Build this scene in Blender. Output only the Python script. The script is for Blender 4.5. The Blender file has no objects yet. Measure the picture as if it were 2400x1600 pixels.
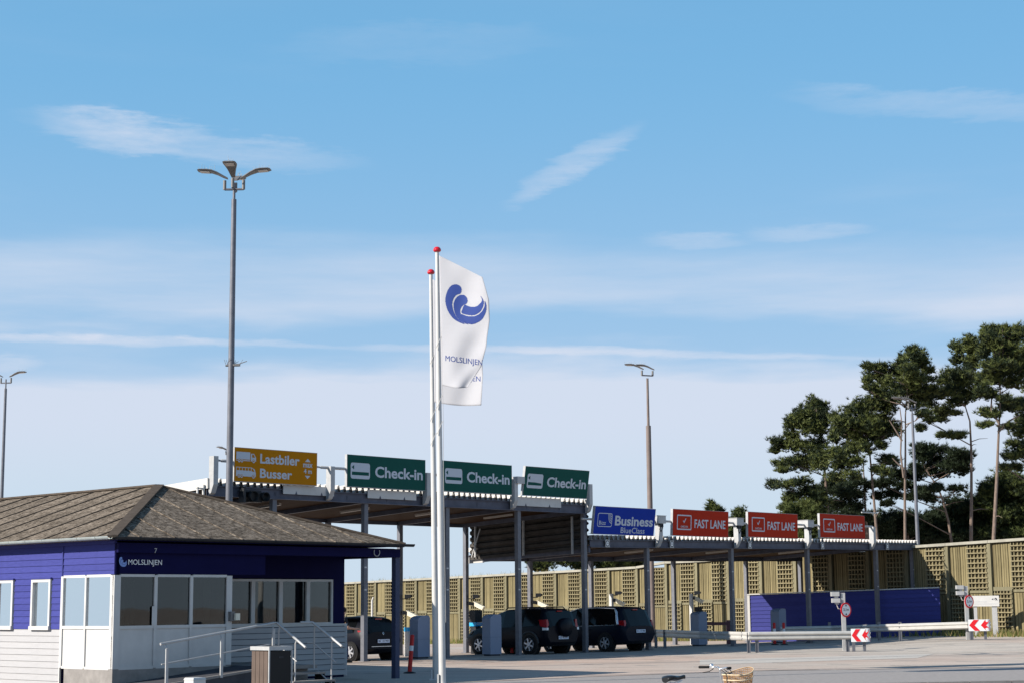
import bpy, math, random
import numpy as np
from mathutils import Vector, Matrix, Euler, geometry

random.seed(11)
rng = np.random.default_rng(5)
S = bpy.context.scene
COL = S.collection

# ------------------------------------------------------------------ camera, sky, sun, exposure
EYE = 1.92
PITCH = math.atan(610 / 4000.0)
ROLL = 0.0085
cam_d = bpy.data.cameras.new("camera")
cam_d.sensor_width = 36.0
cam_d.lens = 60.0
cam_d.clip_end = 3000.0
cam = bpy.data.objects.new("camera", cam_d)
COL.objects.link(cam)
cam.location = (0, 0, EYE)
cam.rotation_euler = (math.pi / 2 + PITCH, ROLL, 0)
S.camera = cam
RC = Euler((math.pi / 2 + PITCH, ROLL, 0)).to_matrix()

SUN_AZ = Vector((-0.913, -0.409, 0)).normalized()      # horizontal direction towards the sun
SUN_EL = math.radians(28.3)
sun_d = bpy.data.lights.new("sun", 'SUN')
sun_d.energy = 5.0
sun_d.angle = math.radians(0.5)
sun_d.color = (1.0, 0.93, 0.83)
sun = bpy.data.objects.new("sun", sun_d)
COL.objects.link(sun)
to_sun = Vector((SUN_AZ.x * math.cos(SUN_EL), SUN_AZ.y * math.cos(SUN_EL), math.sin(SUN_EL)))
sun.rotation_euler = to_sun.to_track_quat('Z', 'Y').to_euler()
sun.location = to_sun * 80

S.view_settings.view_transform = 'Standard'
S.view_settings.look = 'None'
S.view_settings.gamma = 1.0
S.view_settings.exposure = 0.6
S.view_settings.use_curve_mapping = False
S.cycles.max_bounces = 8
S.cycles.diffuse_bounces = 1
S.cycles.transparent_max_bounces = 12


def ray(x, y):
    """direction through a point of the 2400 x 1600 photograph (used only to survey where things stand)"""
    return RC @ Vector(((x - 1200) / 4000.0, -(y - 800) / 4000.0, -1.0))


def at(x, y, Y):
    d = ray(x, y)
    t = Y / d.y
    return Vector((d.x * t, Y, EYE + d.z * t))


def onz(x, y, z):
    d = ray(x, y)
    t = (z - EYE) / d.z
    return Vector((d.x * t, d.y * t, z))


# canopy frame: R along the canopy (away to the right), L along the lanes (away to the left)
TH = math.radians(46.46)
Rv = Vector((math.cos(TH), math.sin(TH), 0))
Lv = Vector((-math.sin(TH), math.cos(TH), 0))
P0 = onz(1216, 1534, 0.0)


def cw(u, v, z=0.0):
    return P0 + Rv * u + Lv * v + Vector((0, 0, z))


def plane_hit(x, y, P, n, ax):
    d = ray(x, y)
    C = Vector((0, 0, EYE))
    t = (P - C).dot(n) / d.dot(n)
    p = C + d * t
    return (p - P).dot(ax), p.z


def uz(x, y, v):
    return plane_hit(x, y, P0 + Lv * v, Lv, Rv)


def sst(a, b, x):
    t = max(0.0, min(1.0, (x - a) / (b - a)))
    return t * t * (3 - 2 * t)


def zf(X, Y):
    """height of the ground: flat forecourt, gentle fall along the lanes, slight rise at the far right"""
    l = (X - P0.x) * Lv.x + (Y - P0.y) * Lv.y
    z = 0.0
    if l > 0:
        z = -0.02 * l * l / (l + 1.5)
    z += 0.20 * sst(13, 20, X) * sst(60, 74, Y)
    return z


def gp(x, y):
    p = onz(x, y, 0.0)
    for _ in range(12):
        z = zf(p.x, p.y)
        p = onz(x, y, z)
    return p


# ---- world: Nishita sky with thin procedural cirrus
W = bpy.data.worlds.new("World")
S.world = W
W.use_nodes = True
nt = W.node_tree
nt.nodes.clear()
N = nt.nodes.new
LK = nt.links.new


def sock(v, node, i):
    if isinstance(v, (int, float)):
        node.inputs[i].default_value = v
    elif isinstance(v, (tuple, list, Vector)):
        node.inputs[i].default_value = tuple(v)
    else:
        LK(v, node.inputs[i])


def M(op, a, b=0.0, c=0.0, clamp=False):
    n = N('ShaderNodeMath')
    n.operation = op
    n.use_clamp = clamp
    sock(a, n, 0)
    sock(b, n, 1)
    sock(c, n, 2)
    return n.outputs[0]


def VM(op, a, b=(0, 0, 0)):
    n = N('ShaderNodeVectorMath')
    n.operation = op
    sock(a, n, 0)
    sock(b, n, 1)
    return n


def smooth(x, a, b):
    n = N('ShaderNodeMapRange')
    n.interpolation_type = 'SMOOTHSTEP'
    sock(x, n, 0)
    n.inputs[1].default_value = a
    n.inputs[2].default_value = b
    return n.outputs[0]


tc = N('ShaderNodeTexCoord')
DIR = tc.outputs['Generated']
sep = N('ShaderNodeSeparateXYZ')
LK(DIR, sep.inputs[0])
DX, DY, DZ = sep.outputs
sky = N('ShaderNodeTexSky')
sky.sky_type = 'NISHITA'
sky.sun_disc = False
sky.sun_elevation = SUN_EL
sky.sun_rotation = math.atan2(SUN_AZ.x, SUN_AZ.y)
sky.altitude = 0
sky.air_density = 1.0
sky.dust_density = 0.2
sky.ozone_density = 3.0


def noise(vec, scale, detail=4, rough=0.55):
    n = N('ShaderNodeTexNoise')
    sock(vec, n, 0)
    n.inputs['Scale'].default_value = scale
    n.inputs['Detail'].default_value = detail
    n.inputs['Roughness'].default_value = rough
    return n.outputs[0]


def streak(sx, sz, off):
    cmb = N('ShaderNodeCombineXYZ')
    sock(M('MULTIPLY', DX, sx), cmb, 0)
    sock(M('MULTIPLY', DY, sx), cmb, 1)
    sock(M('ADD', M('MULTIPLY', DZ, sz), off), cmb, 2)
    return cmb.outputs[0]


n1 = noise(streak(2.6, 16, 0.3), 1.0, 5, 0.55)
n4 = noise(streak(70, 300, 2.0), 1.0, 4, 0.7)
n2 = noise(streak(7, 70, 4.0), 1.0, 5, 0.6)
n3 = noise(streak(26, 150, 1.0), 1.0, 5, 0.65)
warp = M('MULTIPLY', M('SUBTRACT', n1, 0.5), 0.085)
zw = M('ADD', DZ, warp)
zw = M('ADD', zw, M('MULTIPLY', M('SUBTRACT', n3, 0.5), 0.006))
# milky veil towards the horizon, its top edge broken up by the noise
veil = M('MULTIPLY', M('SUBTRACT', 1.0, smooth(zw, 0.116, 0.140)), M('ADD', 0.36, M('MULTIPLY', n2, 0.62)))
veil2 = M('MULTIPLY', M('MULTIPLY', smooth(zw, 0.150, 0.168), M('SUBTRACT', 1.0, smooth(zw, 0.176, 0.208))), M('ADD', 0.06, M('MULTIPLY', n2, 0.58)))
veil3 = M('MULTIPLY', smooth(n1, 0.45, 0.75), M('MULTIPLY', M('SUBTRACT', 1.0, smooth(DZ, 0.1, 0.40)), 0.34))
base = M('MULTIPLY', M('SUBTRACT', 1.0, smooth(DZ, 0.0, 0.34)), 0.50)


def wisp(x0, y0, x1, y1, wid, amt):
    """a torn strip of cirrus between two directions of the sky"""
    a = ray(x0, y0).normalized()
    b = ray(x1, y1).normalized()
    c = ((a + b) / 2).normalized()
    e1 = (b - a)
    half = e1.length / 2
    e1.normalize()
    e2 = c.cross(e1).normalized()
    rel = VM('SUBTRACT', DIR, c).outputs[0]
    p = M('DIVIDE', VM('DOT_PRODUCT', rel, e1).outputs['Value'], half)
    q = M('DIVIDE', VM('DOT_PRODUCT', rel, e2).outputs['Value'], wid / 4000.0)
    q = M('ADD', q, M('MULTIPLY', M('SUBTRACT', n2, 0.5), 1.6))
    q = M('ADD', q, M('MULTIPLY', M('SUBTRACT', n3, 0.5), 2.2))
    front = VM('DOT_PRODUCT', DIR, c).outputs['Value']
    d = M('ADD', M('MULTIPLY', p, p), M('MULTIPLY', q, q))
    m = M('SUBTRACT', 1.0, smooth(d, 0.0, 1.25))
    m = M('MULTIPLY', m, M('GREATER_THAN', front, 0.3))
    m = M('MULTIPLY', m, M('MULTIPLY', M('ADD', 0.15, M('MULTIPLY', n3, 1.15)), M('ADD', 0.55, M('MULTIPLY', n4, 0.9))))
    return M('MULTIPLY', m, amt)


cl = M('ADD', veil, veil2)
cl = M('ADD', cl, veil3)
cl = M('ADD', cl, base)
for wv in [(40, 270, 860, 388, 46, 0.36), (80, 270, 440, 330, 46, 0.26), (1510, 296, 1180, 480, 34, 0.42),
           (1820, 220, 2700, 266, 36, 0.26), (1500, 560, 1760, 570, 18, 0.28), (1740, 556, 2060, 540, 22, 0.30),
           (-250, 788, 800, 806, 12, 0.50), (640, 806, 2150, 842, 11, 0.42), (600, 110, 1350, 100, 60, 0.10), (-80, 850, 110, 846, 24, 0.3)]:
    cl = M('ADD', cl, wisp(*wv))
cl = M('MINIMUM', cl, 0.93)
cl = M('MULTIPLY', cl, M('GREATER_THAN', DZ, -0.2))
haze_f = M('SUBTRACT', 0.86, M('MULTIPLY', smooth(DZ, 0.26, 0.70), 0.72))
hz = N('ShaderNodeMix')
hz.data_type = 'RGBA'
LK(haze_f, hz.inputs[0])
LK(sky.outputs[0], hz.inputs[6])
hz.inputs[7].default_value = (1.45, 3.75, 6.2, 1)
mix = N('ShaderNodeMix')
mix.data_type = 'RGBA'
LK(cl, mix.inputs[0])
LK(hz.outputs[2], mix.inputs[6])
ccol = N('ShaderNodeMix')
ccol.data_type = 'RGBA'
LK(smooth(DZ, 0.05, 0.11), ccol.inputs[0])
ccol.inputs[6].default_value = (4.85, 5.75, 6.65, 1)
ccol.inputs[7].default_value = (5.30, 5.80, 6.80, 1)
LK(ccol.outputs[2], mix.inputs[7])
bg = N('ShaderNodeBackground')
bg.inputs[1].default_value = 0.085
LK(mix.outputs[2], bg.inputs[0])
wo = N('ShaderNodeOutputWorld')
LK(bg.outputs[0], wo.inputs[0])

# ------------------------------------------------------------------ materials
MATS = {}


def mat(name, col, rough=0.6, metal=0.0, var=0.0, vscale=3.0, col2=None, bump=0.0, bscale=40.0, spec=0.2, coat=0.0, rand=0.0, stretch=None, detail=5):
    if name in MATS:
        return MATS[name]
    m = bpy.data.materials.new(name)
    m.use_nodes = True
    t = m.node_tree
    b = t.nodes['Principled BSDF']
    b.inputs['Base Color'].default_value = (*col, 1)
    b.inputs['Roughness'].default_value = rough
    b.inputs['Metallic'].default_value = metal
    b.inputs['Specular IOR Level'].default_value = spec
    b.inputs['Coat Weight'].default_value = coat
    co = t.nodes.new('ShaderNodeTexCoord').outputs['Object']
    if stretch:
        mp = t.nodes.new('ShaderNodeMapping')
        mp.inputs['Scale'].default_value = stretch
        t.links.new(co, mp.inputs[0])
        co = mp.outputs[0]
    out = None
    if var > 0 or col2:
        nz = t.nodes.new('ShaderNodeTexNoise')
        nz.inputs['Scale'].default_value = vscale
        nz.inputs['Detail'].default_value = detail
        nz.inputs['Roughness'].default_value = 0.62
        t.links.new(co, nz.inputs[0])
        rp = t.nodes.new('ShaderNodeMapRange')
        rp.inputs[1].default_value = 0.33
        rp.inputs[2].default_value = 0.67
        t.links.new(nz.outputs[0], rp.inputs[0])
        mx = t.nodes.new('ShaderNodeMix')
        mx.data_type = 'RGBA'
        c2 = col2 or tuple(c * (1 - var) for c in col)
        mx.inputs[6].default_value = (*c2, 1)
        mx.inputs[7].default_value = (*col, 1)
        t.links.new(rp.outputs[0], mx.inputs[0])
        out = mx.outputs[2]
    if rand > 0:
        oi = t.nodes.new('ShaderNodeObjectInfo')
        mr = t.nodes.new('ShaderNodeMapRange')
        mr.inputs[3].default_value = 1 - rand
        mr.inputs[4].default_value = 1 + rand
        t.links.new(oi.outputs['Random'], mr.inputs[0])
        hs = t.nodes.new('ShaderNodeHueSaturation')
        t.links.new(mr.outputs[0], hs.inputs['Value'])
        if out is not None:
            t.links.new(out, hs.inputs['Color'])
        else:
            hs.inputs['Color'].default_value = (*col, 1)
        out = hs.outputs[0]
    if out is not None:
        t.links.new(out, b.inputs['Base Color'])
    if bump > 0:
        nb = t.nodes.new('ShaderNodeTexNoise')
        nb.inputs['Scale'].default_value = bscale
        nb.inputs['Detail'].default_value = 6
        t.links.new(co, nb.inputs[0])
        bp = t.nodes.new('ShaderNodeBump')
        bp.inputs['Strength'].default_value = bump
        bp.inputs['Distance'].default_value = 0.02
        t.links.new(nb.outputs[0], bp.inputs['Height'])
        t.links.new(bp.outputs[0], b.inputs['Normal'])
    MATS[name] = m
    return m


white = mat('white_paint', (0.56, 0.55, 0.535), 0.45, var=0.12, vscale=2.5)
white_board = mat('white_board', (0.40, 0.393, 0.40), 0.5, var=0.1, vscale=3, stretch=(1, 1, 6), rand=0.03)
blue_board = mat('blue_board', (0.056, 0.062, 0.24), 0.5, var=0.18, vscale=4, stretch=(1, 1, 8), rand=0.06, spec=0.03)
blue_dark = mat('blue_fascia', (0.008, 0.008, 0.050), 0.5, var=0.15, vscale=3, spec=0.03)
blue_trim = mat('blue_trim', (0.05, 0.055, 0.21), 0.5, var=0.15, vscale=3, spec=0.03)
steel = mat('galvanised_steel', (0.17, 0.175, 0.20), 0.5, 0.25, var=0.22, vscale=5)
steel_lt = mat('light_steel', (0.44, 0.44, 0.44), 0.45, 0.15, var=0.15, vscale=6)
rail_steel = mat('rail_steel', (0.50, 0.49, 0.465), 0.42, 0.15, var=0.14, vscale=4)
beam_steel = mat('beam_steel', (0.10, 0.108, 0.145), 0.5, 0.2, var=0.3, vscale=3)
sheet_white = mat('white_sheet', (0.58, 0.56, 0.53), 0.5, var=0.15, vscale=2)
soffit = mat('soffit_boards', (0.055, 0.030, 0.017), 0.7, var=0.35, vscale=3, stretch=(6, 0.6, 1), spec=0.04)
concrete = mat('concrete', (0.28, 0.26, 0.245), 0.85, var=0.25, vscale=4, bump=0.2, bscale=30)
dark_conc = mat('dark_concrete', (0.085, 0.085, 0.095), 0.9, var=0.3, vscale=3, spec=0.04)
felt = mat('roof_felt', (0.170, 0.145, 0.122), 0.95, var=0.4, vscale=1.4, bump=0.6, bscale=60, spec=0.04)
felt_trim = mat('roof_felt_trim', (0.10, 0.082, 0.068), 0.95, var=0.3, vscale=5, spec=0.04)
zinc = mat('zinc_gutter', (0.42, 0.47, 0.47), 0.45, 0.35, var=0.2, vscale=5)
dark_metal = mat('dark_metal', (0.035, 0.037, 0.042), 0.45, 0.2, var=0.3, vscale=6)
black = mat('black_plastic', (0.012, 0.012, 0.013), 0.45)
rubber = mat('rubber', (0.018, 0.018, 0.019), 0.85, var=0.3, vscale=20)
tyre_m = rubber
red_pl = mat('red_plastic', (0.62, 0.035, 0.03), 0.45, var=0.15, vscale=8)
red_gloss = mat('red_gloss', (0.55, 0.015, 0.03), 0.15, coat=0.6)
white_refl = mat('white_reflective', (0.80, 0.80, 0.80), 0.4)
red_refl = mat('red_reflective', (0.72, 0.02, 0.03), 0.35)
sign_y = mat('yellow_sign_face', (0.47, 0.185, 0.007), 0.45, var=0.05, vscale=2, spec=0.03)
sign_g = mat('green_sign_face', (0.014, 0.085, 0.070), 0.45, var=0.08, vscale=2, spec=0.03)
sign_b = mat('blue_sign_face', (0.014, 0.042, 0.32), 0.45, var=0.08, vscale=2, spec=0.03)
sign_r = mat('red_sign_face', (0.43, 0.032, 0.014), 0.45, var=0.08, vscale=2, spec=0.03)
letter = mat('sign_lettering', (0.50, 0.54, 0.60), 0.4)
letter_blue = mat('logo_blue', (0.022, 0.048, 0.21), 0.7, var=0.08, vscale=3)
letter_dark = mat('dark_lettering', (0.02, 0.022, 0.04), 0.5)
logo_pale = mat('logo_pale_blue', (0.20, 0.30, 0.62), 0.5)
cabinet = mat('grey_cabinet', (0.25, 0.285, 0.38), 0.5, var=0.08, vscale=2)
bark = mat('pine_bark', (0.23, 0.175, 0.145), 0.9, var=0.45, vscale=5, stretch=(3, 3, 0.7), bump=0.4, bscale=12, spec=0.04)
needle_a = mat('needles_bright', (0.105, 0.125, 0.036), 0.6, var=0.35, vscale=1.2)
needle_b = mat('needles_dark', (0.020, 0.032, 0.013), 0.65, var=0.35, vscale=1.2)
bush_a = mat('bush_leaves', (0.070, 0.090, 0.026), 0.65, var=0.4, vscale=1.3)
grass_m = mat('grass_blades', (0.20, 0.22, 0.06), 0.8, var=0.5, vscale=2.0)
dry_m = mat('dry_blades', (0.36, 0.27, 0.12), 0.8, var=0.4, vscale=2.0)
wood = mat('fence_wood', (0.235, 0.197, 0.108), 0.85, var=0.42, vscale=2.6, stretch=(9, 9, 0.5), rand=0.24, spec=0.04)
wood2 = mat('fence_post_wood', (0.215, 0.195, 0.125), 0.85, var=0.35, vscale=2.2, stretch=(6, 6, 0.6), rand=0.08, spec=0.04)
wood_lt = mat('lattice_wood', (0.245, 0.21, 0.125), 0.85, var=0.3, vscale=4, rand=0.12, spec=0.04)
wood_cap = mat('fence_cap_wood', (0.34, 0.325, 0.27), 0.8, var=0.25, vscale=2)
backing_m = mat('fence_backing', (0.15, 0.122, 0.066), 0.9, var=0.4, vscale=2.6, stretch=(9, 9, 0.5), spec=0.04)
brown_slat = mat('brown_slat', (0.12, 0.088, 0.072), 0.7, var=0.25, vscale=5, stretch=(4, 4, 0.6), rand=0.1)
carp = mat('black_car_paint', (0.004, 0.005, 0.010), 0.4, spec=0.12, coat=0.03)
carp2 = mat('navy_car_paint', (0.004, 0.005, 0.010), 0.4, spec=0.12, coat=0.03)
carp3 = mat('dark_blue_car_paint', (0.005, 0.007, 0.016), 0.4, spec=0.12, coat=0.03)
car_glass = mat('car_glass', (0.004, 0.005, 0.006), 0.06, spec=0.22)
chrome = mat('chrome', (0.72, 0.73, 0.75), 0.22, 0.9, spec=0.5)
alloy = mat('alloy_rim', (0.55, 0.56, 0.60), 0.35, 0.6, spec=0.5)
tail_red = mat('tail_light_red', (0.30, 0.006, 0.010), 0.2, coat=0.6)
plate_m = mat('plate_white', (0.70, 0.74, 0.85), 0.4)
cloth_m = mat('flag_cloth', (0.62, 0.62, 0.65), 0.8)
skin_m = mat('skin', (0.50, 0.30, 0.22), 0.6)
denim = mat('denim', (0.035, 0.05, 0.11), 0.9, var=0.3, vscale=8)
jacket = mat('jacket_cloth', (0.02, 0.02, 0.025), 0.9)
hair_m = mat('hair', (0.03, 0.02, 0.015), 0.8)
barrier_m = mat('barrier_maroon', (0.16, 0.075, 0.085), 0.6, var=0.2, vscale=5)
cyan_m = mat('cyan_plastic', (0.04, 0.38, 0.72), 0.4)
lens_m = mat('lamp_lens', (0.55, 0.50, 0.45), 0.3)
lamp_grey = mat('lamp_grey', (0.20, 0.19, 0.185), 0.5, 0.2, var=0.15, vscale=6)
brown_pole = mat('brown_grey_pole', (0.20, 0.16, 0.145), 0.6, var=0.2, vscale=2)
cam_white = mat('cream_plastic', (0.78, 0.72, 0.58), 0.4)
leather = mat('black_saddle', (0.012, 0.012, 0.013), 0.3, coat=0.3)
rust_wire = mat('rusty_wicker', (0.42, 0.25, 0.13), 0.8, var=0.5, vscale=14)
cream_wire = mat('cream_wire', (0.70, 0.55, 0.36), 0.6)
bike_blue = mat('bike_blue', (0.16, 0.22, 0.55), 0.35)
paint_line = mat('road_paint', (0.62, 0.60, 0.56), 0.8, var=0.45, vscale=9)
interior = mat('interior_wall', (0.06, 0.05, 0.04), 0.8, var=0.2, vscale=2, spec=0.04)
orange_box = mat('amber_reflector', (0.75, 0.40, 0.05), 0.4)

# translucent flag cloth
t = cloth_m.node_tree
bs = t.nodes['Principled BSDF']
tr = t.nodes.new('ShaderNodeBsdfTranslucent')
tr.inputs[0].default_value = (0.66, 0.66, 0.70, 1)
ms = t.nodes.new('ShaderNodeMixShader')
ms.inputs[0].default_value = 0.42
t.links.new(bs.outputs[0], ms.inputs[1])
t.links.new(tr.outputs[0], ms.inputs[2])
t.links.new(ms.outputs[0], t.nodes['Material Output'].inputs[0])


def glass_mat(name, refl, tintc):
    m = bpy.data.materials.new(name)
    m.use_nodes = True
    t = m.node_tree
    t.nodes.clear()
    g = t.nodes.new('ShaderNodeBsdfGlossy')
    g.inputs['Color'].default_value = (0.86, 0.9, 0.92, 1)
    g.inputs['Roughness'].default_value = 0.015
    tp = t.nodes.new('ShaderNodeBsdfTransparent')
    tp.inputs[0].default_value = (*tintc, 1)
    fr = t.nodes.new('ShaderNodeFresnel')
    fr.inputs[0].default_value = 1.5
    ad = t.nodes.new('ShaderNodeMath')
    ad.operation = 'ADD'
    ad.use_clamp = True
    ad.inputs[1].default_value = refl
    t.links.new(fr.outputs[0], ad.inputs[0])
    mx = t.nodes.new('ShaderNodeMixShader')
    t.links.new(ad.outputs[0], mx.inputs[0])
    t.links.new(tp.outputs[0], mx.inputs[1])
    t.links.new(g.outputs[0], mx.inputs[2])
    nz = t.nodes.new('ShaderNodeTexNoise')
    nz.inputs['Scale'].default_value = 0.8
    bp = t.nodes.new('ShaderNodeBump')
    bp.inputs['Strength'].default_value = 0.03
    bp.inputs['Distance'].default_value = 0.05
    t.links.new(nz.outputs[0], bp.inputs['Height'])
    t.links.new(bp.outputs[0], g.inputs['Normal'])
    o = t.nodes.new('ShaderNodeOutputMaterial')
    t.links.new(mx.outputs[0], o.inputs[0])
    return m


glass_dark = glass_mat('window_glass', 0.02, (0.35, 0.36, 0.35))
glass_mirror = glass_mat('coated_window_glass', 0.85, (0.3, 0.3, 0.3))


def ground_material():
    m = bpy.data.materials.new('asphalt')
    m.use_nodes = True
    t = m.node_tree
    b = t.nodes['Principled BSDF']
    b.inputs['Roughness'].default_value = 0.9
    b.inputs['Specular IOR Level'].default_value = 0.08
    co = t.nodes.new('ShaderNodeTexCoord').outputs['Object']

    def nz(scale, st, det=5):
        mp = t.nodes.new('ShaderNodeMapping')
        mp.inputs['Scale'].default_value = st
        mp.inputs['Rotation'].default_value = (0, 0, -0.4)
        t.links.new(co, mp.inputs[0])
        n = t.nodes.new('ShaderNodeTexNoise')
        n.inputs['Scale'].default_value = scale
        n.inputs['Detail'].default_value = det
        n.inputs['Roughness'].default_value = 0.65
        t.links.new(mp.outputs[0], n.inputs[0])
        return n.outputs[0]

    def ramp(f, a, c1, bb, c2):
        r = t.nodes.new('ShaderNodeValToRGB')
        r.color_ramp.elements[0].position = a
        r.color_ramp.elements[0].color = (*c1, 1)
        r.color_ramp.elements[1].position = bb
        r.color_ramp.elements[1].color = (*c2, 1)
        t.links.new(f, r.inputs[0])
        return r.outputs[0]

    def mixc(kind, f, a, bb):
        x = t.nodes.new('ShaderNodeMix')
        x.data_type = 'RGBA'
        x.blend_type = kind
        if isinstance(f, float):
            x.inputs[0].default_value = f
        else:
            t.links.new(f, x.inputs[0])
        t.links.new(a, x.inputs[6])
        t.links.new(bb, x.inputs[7])
        return x.outputs[2]
    big = ramp(nz(0.06, (1, 1, 1), 4), 0.40, (0.50, 0.455, 0.405), 0.62, (0.50, 0.395, 0.335))
    strk = ramp(nz(0.5, (0.25, 1.6, 1)), 0.35, (0.80, 0.80, 0.80), 0.7, (1.08, 1.06, 1.03))
    fine = ramp(nz(9, (1, 1, 1), 6), 0.3, (0.86, 0.86, 0.87), 0.7, (1.1, 1.1, 1.1))
    def nz2(scale, st, rot, det=6):
        mp = t.nodes.new('ShaderNodeMapping')
        mp.vector_type = 'POINT'
        mp.inputs['Rotation'].default_value = (0, 0, rot)
        t.links.new(co, mp.inputs[0])
        m2 = t.nodes.new('ShaderNodeMapping')
        m2.inputs['Scale'].default_value = st
        t.links.new(mp.outputs[0], m2.inputs[0])
        n = t.nodes.new('ShaderNodeTexNoise')
        n.inputs['Scale'].default_value = scale
        n.inputs['Detail'].default_value = det
        n.inputs['Roughness'].default_value = 0.6
        t.links.new(m2.outputs[0], n.inputs[0])
        return n.outputs[0]
    tyre = ramp(nz2(1.0, (0.05, 1.3, 1), 0.12), 0.52, (1, 1, 1), 0.70, (0.70, 0.69, 0.68))
    oil = ramp(nz2(0.55, (1, 1, 1), 0.0, 3), 0.60, (1, 1, 1), 0.72, (0.72, 0.70, 0.68))
    big = mixc('MULTIPLY', 1.0, big, tyre)
    big = mixc('MULTIPLY', 1.0, big, oil)
    c = mixc('MULTIPLY', 1.0, big, strk)
    c = mixc('MULTIPLY', 1.0, c, fine)
    t.links.new(c, b.inputs['Base Color'])
    return m


asphalt = ground_material()
asphalt2 = mat('grey_asphalt', (0.335, 0.312, 0.300), 0.92, var=0.22, vscale=7, detail=8, spec=0.08)

# ------------------------------------------------------------------ mesh helpers
class MB:
    def __init__(self):
        self.v, self.f, self.mi, self.sm = [], [], [], []

    def add(self, vs, fs, mi=0, smooth=False):
        o = len(self.v)
        self.v.extend([tuple(p) for p in vs])
        for f in fs:
            self.f.append(tuple(i + o for i in f))
            self.mi.append(mi)
            self.sm.append(smooth)
        return self

    def box(self, x0, x1, y0, y1, z0, z1, mi=0):
        vs = [(x0, y0, z0), (x1, y0, z0), (x1, y1, z0), (x0, y1, z0), (x0, y0, z1), (x1, y0, z1), (x1, y1, z1), (x0, y1, z1)]
        return self.add(vs, [(0, 3, 2, 1), (4, 5, 6, 7), (0, 1, 5, 4), (1, 2, 6, 5), (2, 3, 7, 6), (3, 0, 4, 7)], mi)

    def bar(self, a, b, w, h, mi=0, up=(0, 0, 1)):
        """rectangular bar from a to b, w across and h along up"""
        a, b = Vector(a), Vector(b)
        d = (b - a).normalized()
        s = d.cross(Vector(up))
        if s.length < 1e-5:
            s = d.cross(Vector((0, 1, 0)))
        s.normalize()
        u = s.cross(d).normalized()
        s *= w / 2
        u *= h / 2
        vs = [a - s - u, a + s - u, a + s + u, a - s + u, b - s - u, b + s - u, b + s + u, b - s + u]
        return self.add(vs, [(0, 1, 2, 3), (7, 6, 5, 4), (0, 4, 5, 1), (1, 5, 6, 2), (2, 6, 7, 3), (3, 7, 4, 0)], mi)

    def tube(self, pts, r, n=8, mi=0, cap=True, smooth=True):
        pts = [Vector(p) for p in pts]
        k = len(pts)
        rs = r if isinstance(r, (list, tuple)) else [r] * k
        rings = []
        prev = None
        for i, p in enumerate(pts):
            if i == 0:
                d = pts[1] - p
            elif i == k - 1:
                d = p - pts[i - 1]
            else:
                d = (pts[i + 1] - pts[i - 1])
            d.normalize()
            if prev is None:
                ref = Vector((0, 0, 1)) if abs(d.z) < 0.9 else Vector((1, 0, 0))
                s = d.cross(ref).normalized()
            else:
                s = prev - d * prev.dot(d)
                if s.length < 1e-6:
                    s = d.cross(Vector((0.3, 0.5, 0.8)))
                s.normalize()
            prev = s
            u = d.cross(s)
            rings.append([p + (s * math.cos(2 * math.pi * j / n) + u * math.sin(2 * math.pi * j / n)) * rs[i] for j in range(n)])
        vs = [q for ring in rings for q in ring]
        fs = []
        for i in range(k - 1):
            for j in range(n):
                a, b = i * n + j, i * n + (j + 1) % n
                fs.append((a, b, b + n, a + n))
        self.add(vs, fs, mi, smooth)
        if cap:
            self.add(rings[0], [tuple(range(n - 1, -1, -1))], mi)
            self.add(rings[-1], [tuple(range(n))], mi)
        return self

    def prism(self, poly, vec, mi=0, smooth=False):
        """closed polygon (list of 3-D points) swept along vec"""
        poly = [Vector(p) for p in poly]
        vec = Vector(vec)
        n = len(poly)
        vs = poly + [p + vec for p in poly]
        self.add(vs, [(i, (i + 1) % n, n + (i + 1) % n, n + i) for i in range(n)], mi, smooth)
        tri = geometry.tessellate_polygon([poly])
        self.add(poly, [tuple(reversed(f)) for f in tri], mi)
        self.add([p + vec for p in poly], list(tri), mi)
        return self

    def lathe(self, prof, n=16, c=(0, 0, 0), axis='Z', mi=0, smooth=True, cap=True):
        vs = []
        for r_, z_ in prof:
            for j in range(n):
                a = 2 * math.pi * j / n
                x, y = r_ * math.cos(a), r_ * math.sin(a)
                p = {'Z': (x, y, z_), 'Y': (x, z_, y), 'X': (z_, x, y)}[axis]
                vs.append((p[0] + c[0], p[1] + c[1], p[2] + c[2]))
        fs = []
        for i in range(len(prof) - 1):
            for j in range(n):
                a, b = i * n + j, i * n + (j + 1) % n
                fs.append((a, b, b + n, a + n))
        self.add(vs, fs, mi, smooth)
        if cap:
            self.add(vs[:n], [tuple(range(n))], mi)
            self.add(vs[-n:], [tuple(range(n))], mi)
        return self

    def mesh(self, name, mats):
        me = bpy.data.meshes.new(name)
        me.from_pydata(self.v, [], self.f)
        for m in mats if isinstance(mats, (list, tuple)) else [mats]:
            me.materials.append(m)
        me.polygons.foreach_set('material_index', self.mi)
        me.polygons.foreach_set('use_smooth', self.sm)
        me.update()
        return me

    def build(self, name, mats, parent=None, loc=None, rot=None, fix=True):
        me = self.mesh(name, mats)
        if fix and len(self.f) < 6000:
            import bmesh
            bm = bmesh.new()
            bm.from_mesh(me)
            bmesh.ops.recalc_face_normals(bm, faces=bm.faces)
            bm.to_mesh(me)
            bm.free()
        return inst(name, me, parent, loc, rot)


def inst(name, me, parent=None, loc=None, rot=None):
    o = bpy.data.objects.new(name, me)
    COL.objects.link(o)
    if parent is not None:
        o.parent = parent
    if loc is not None:
        o.location = loc
    if rot is not None:
        o.rotation_euler = rot
    return o


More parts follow.
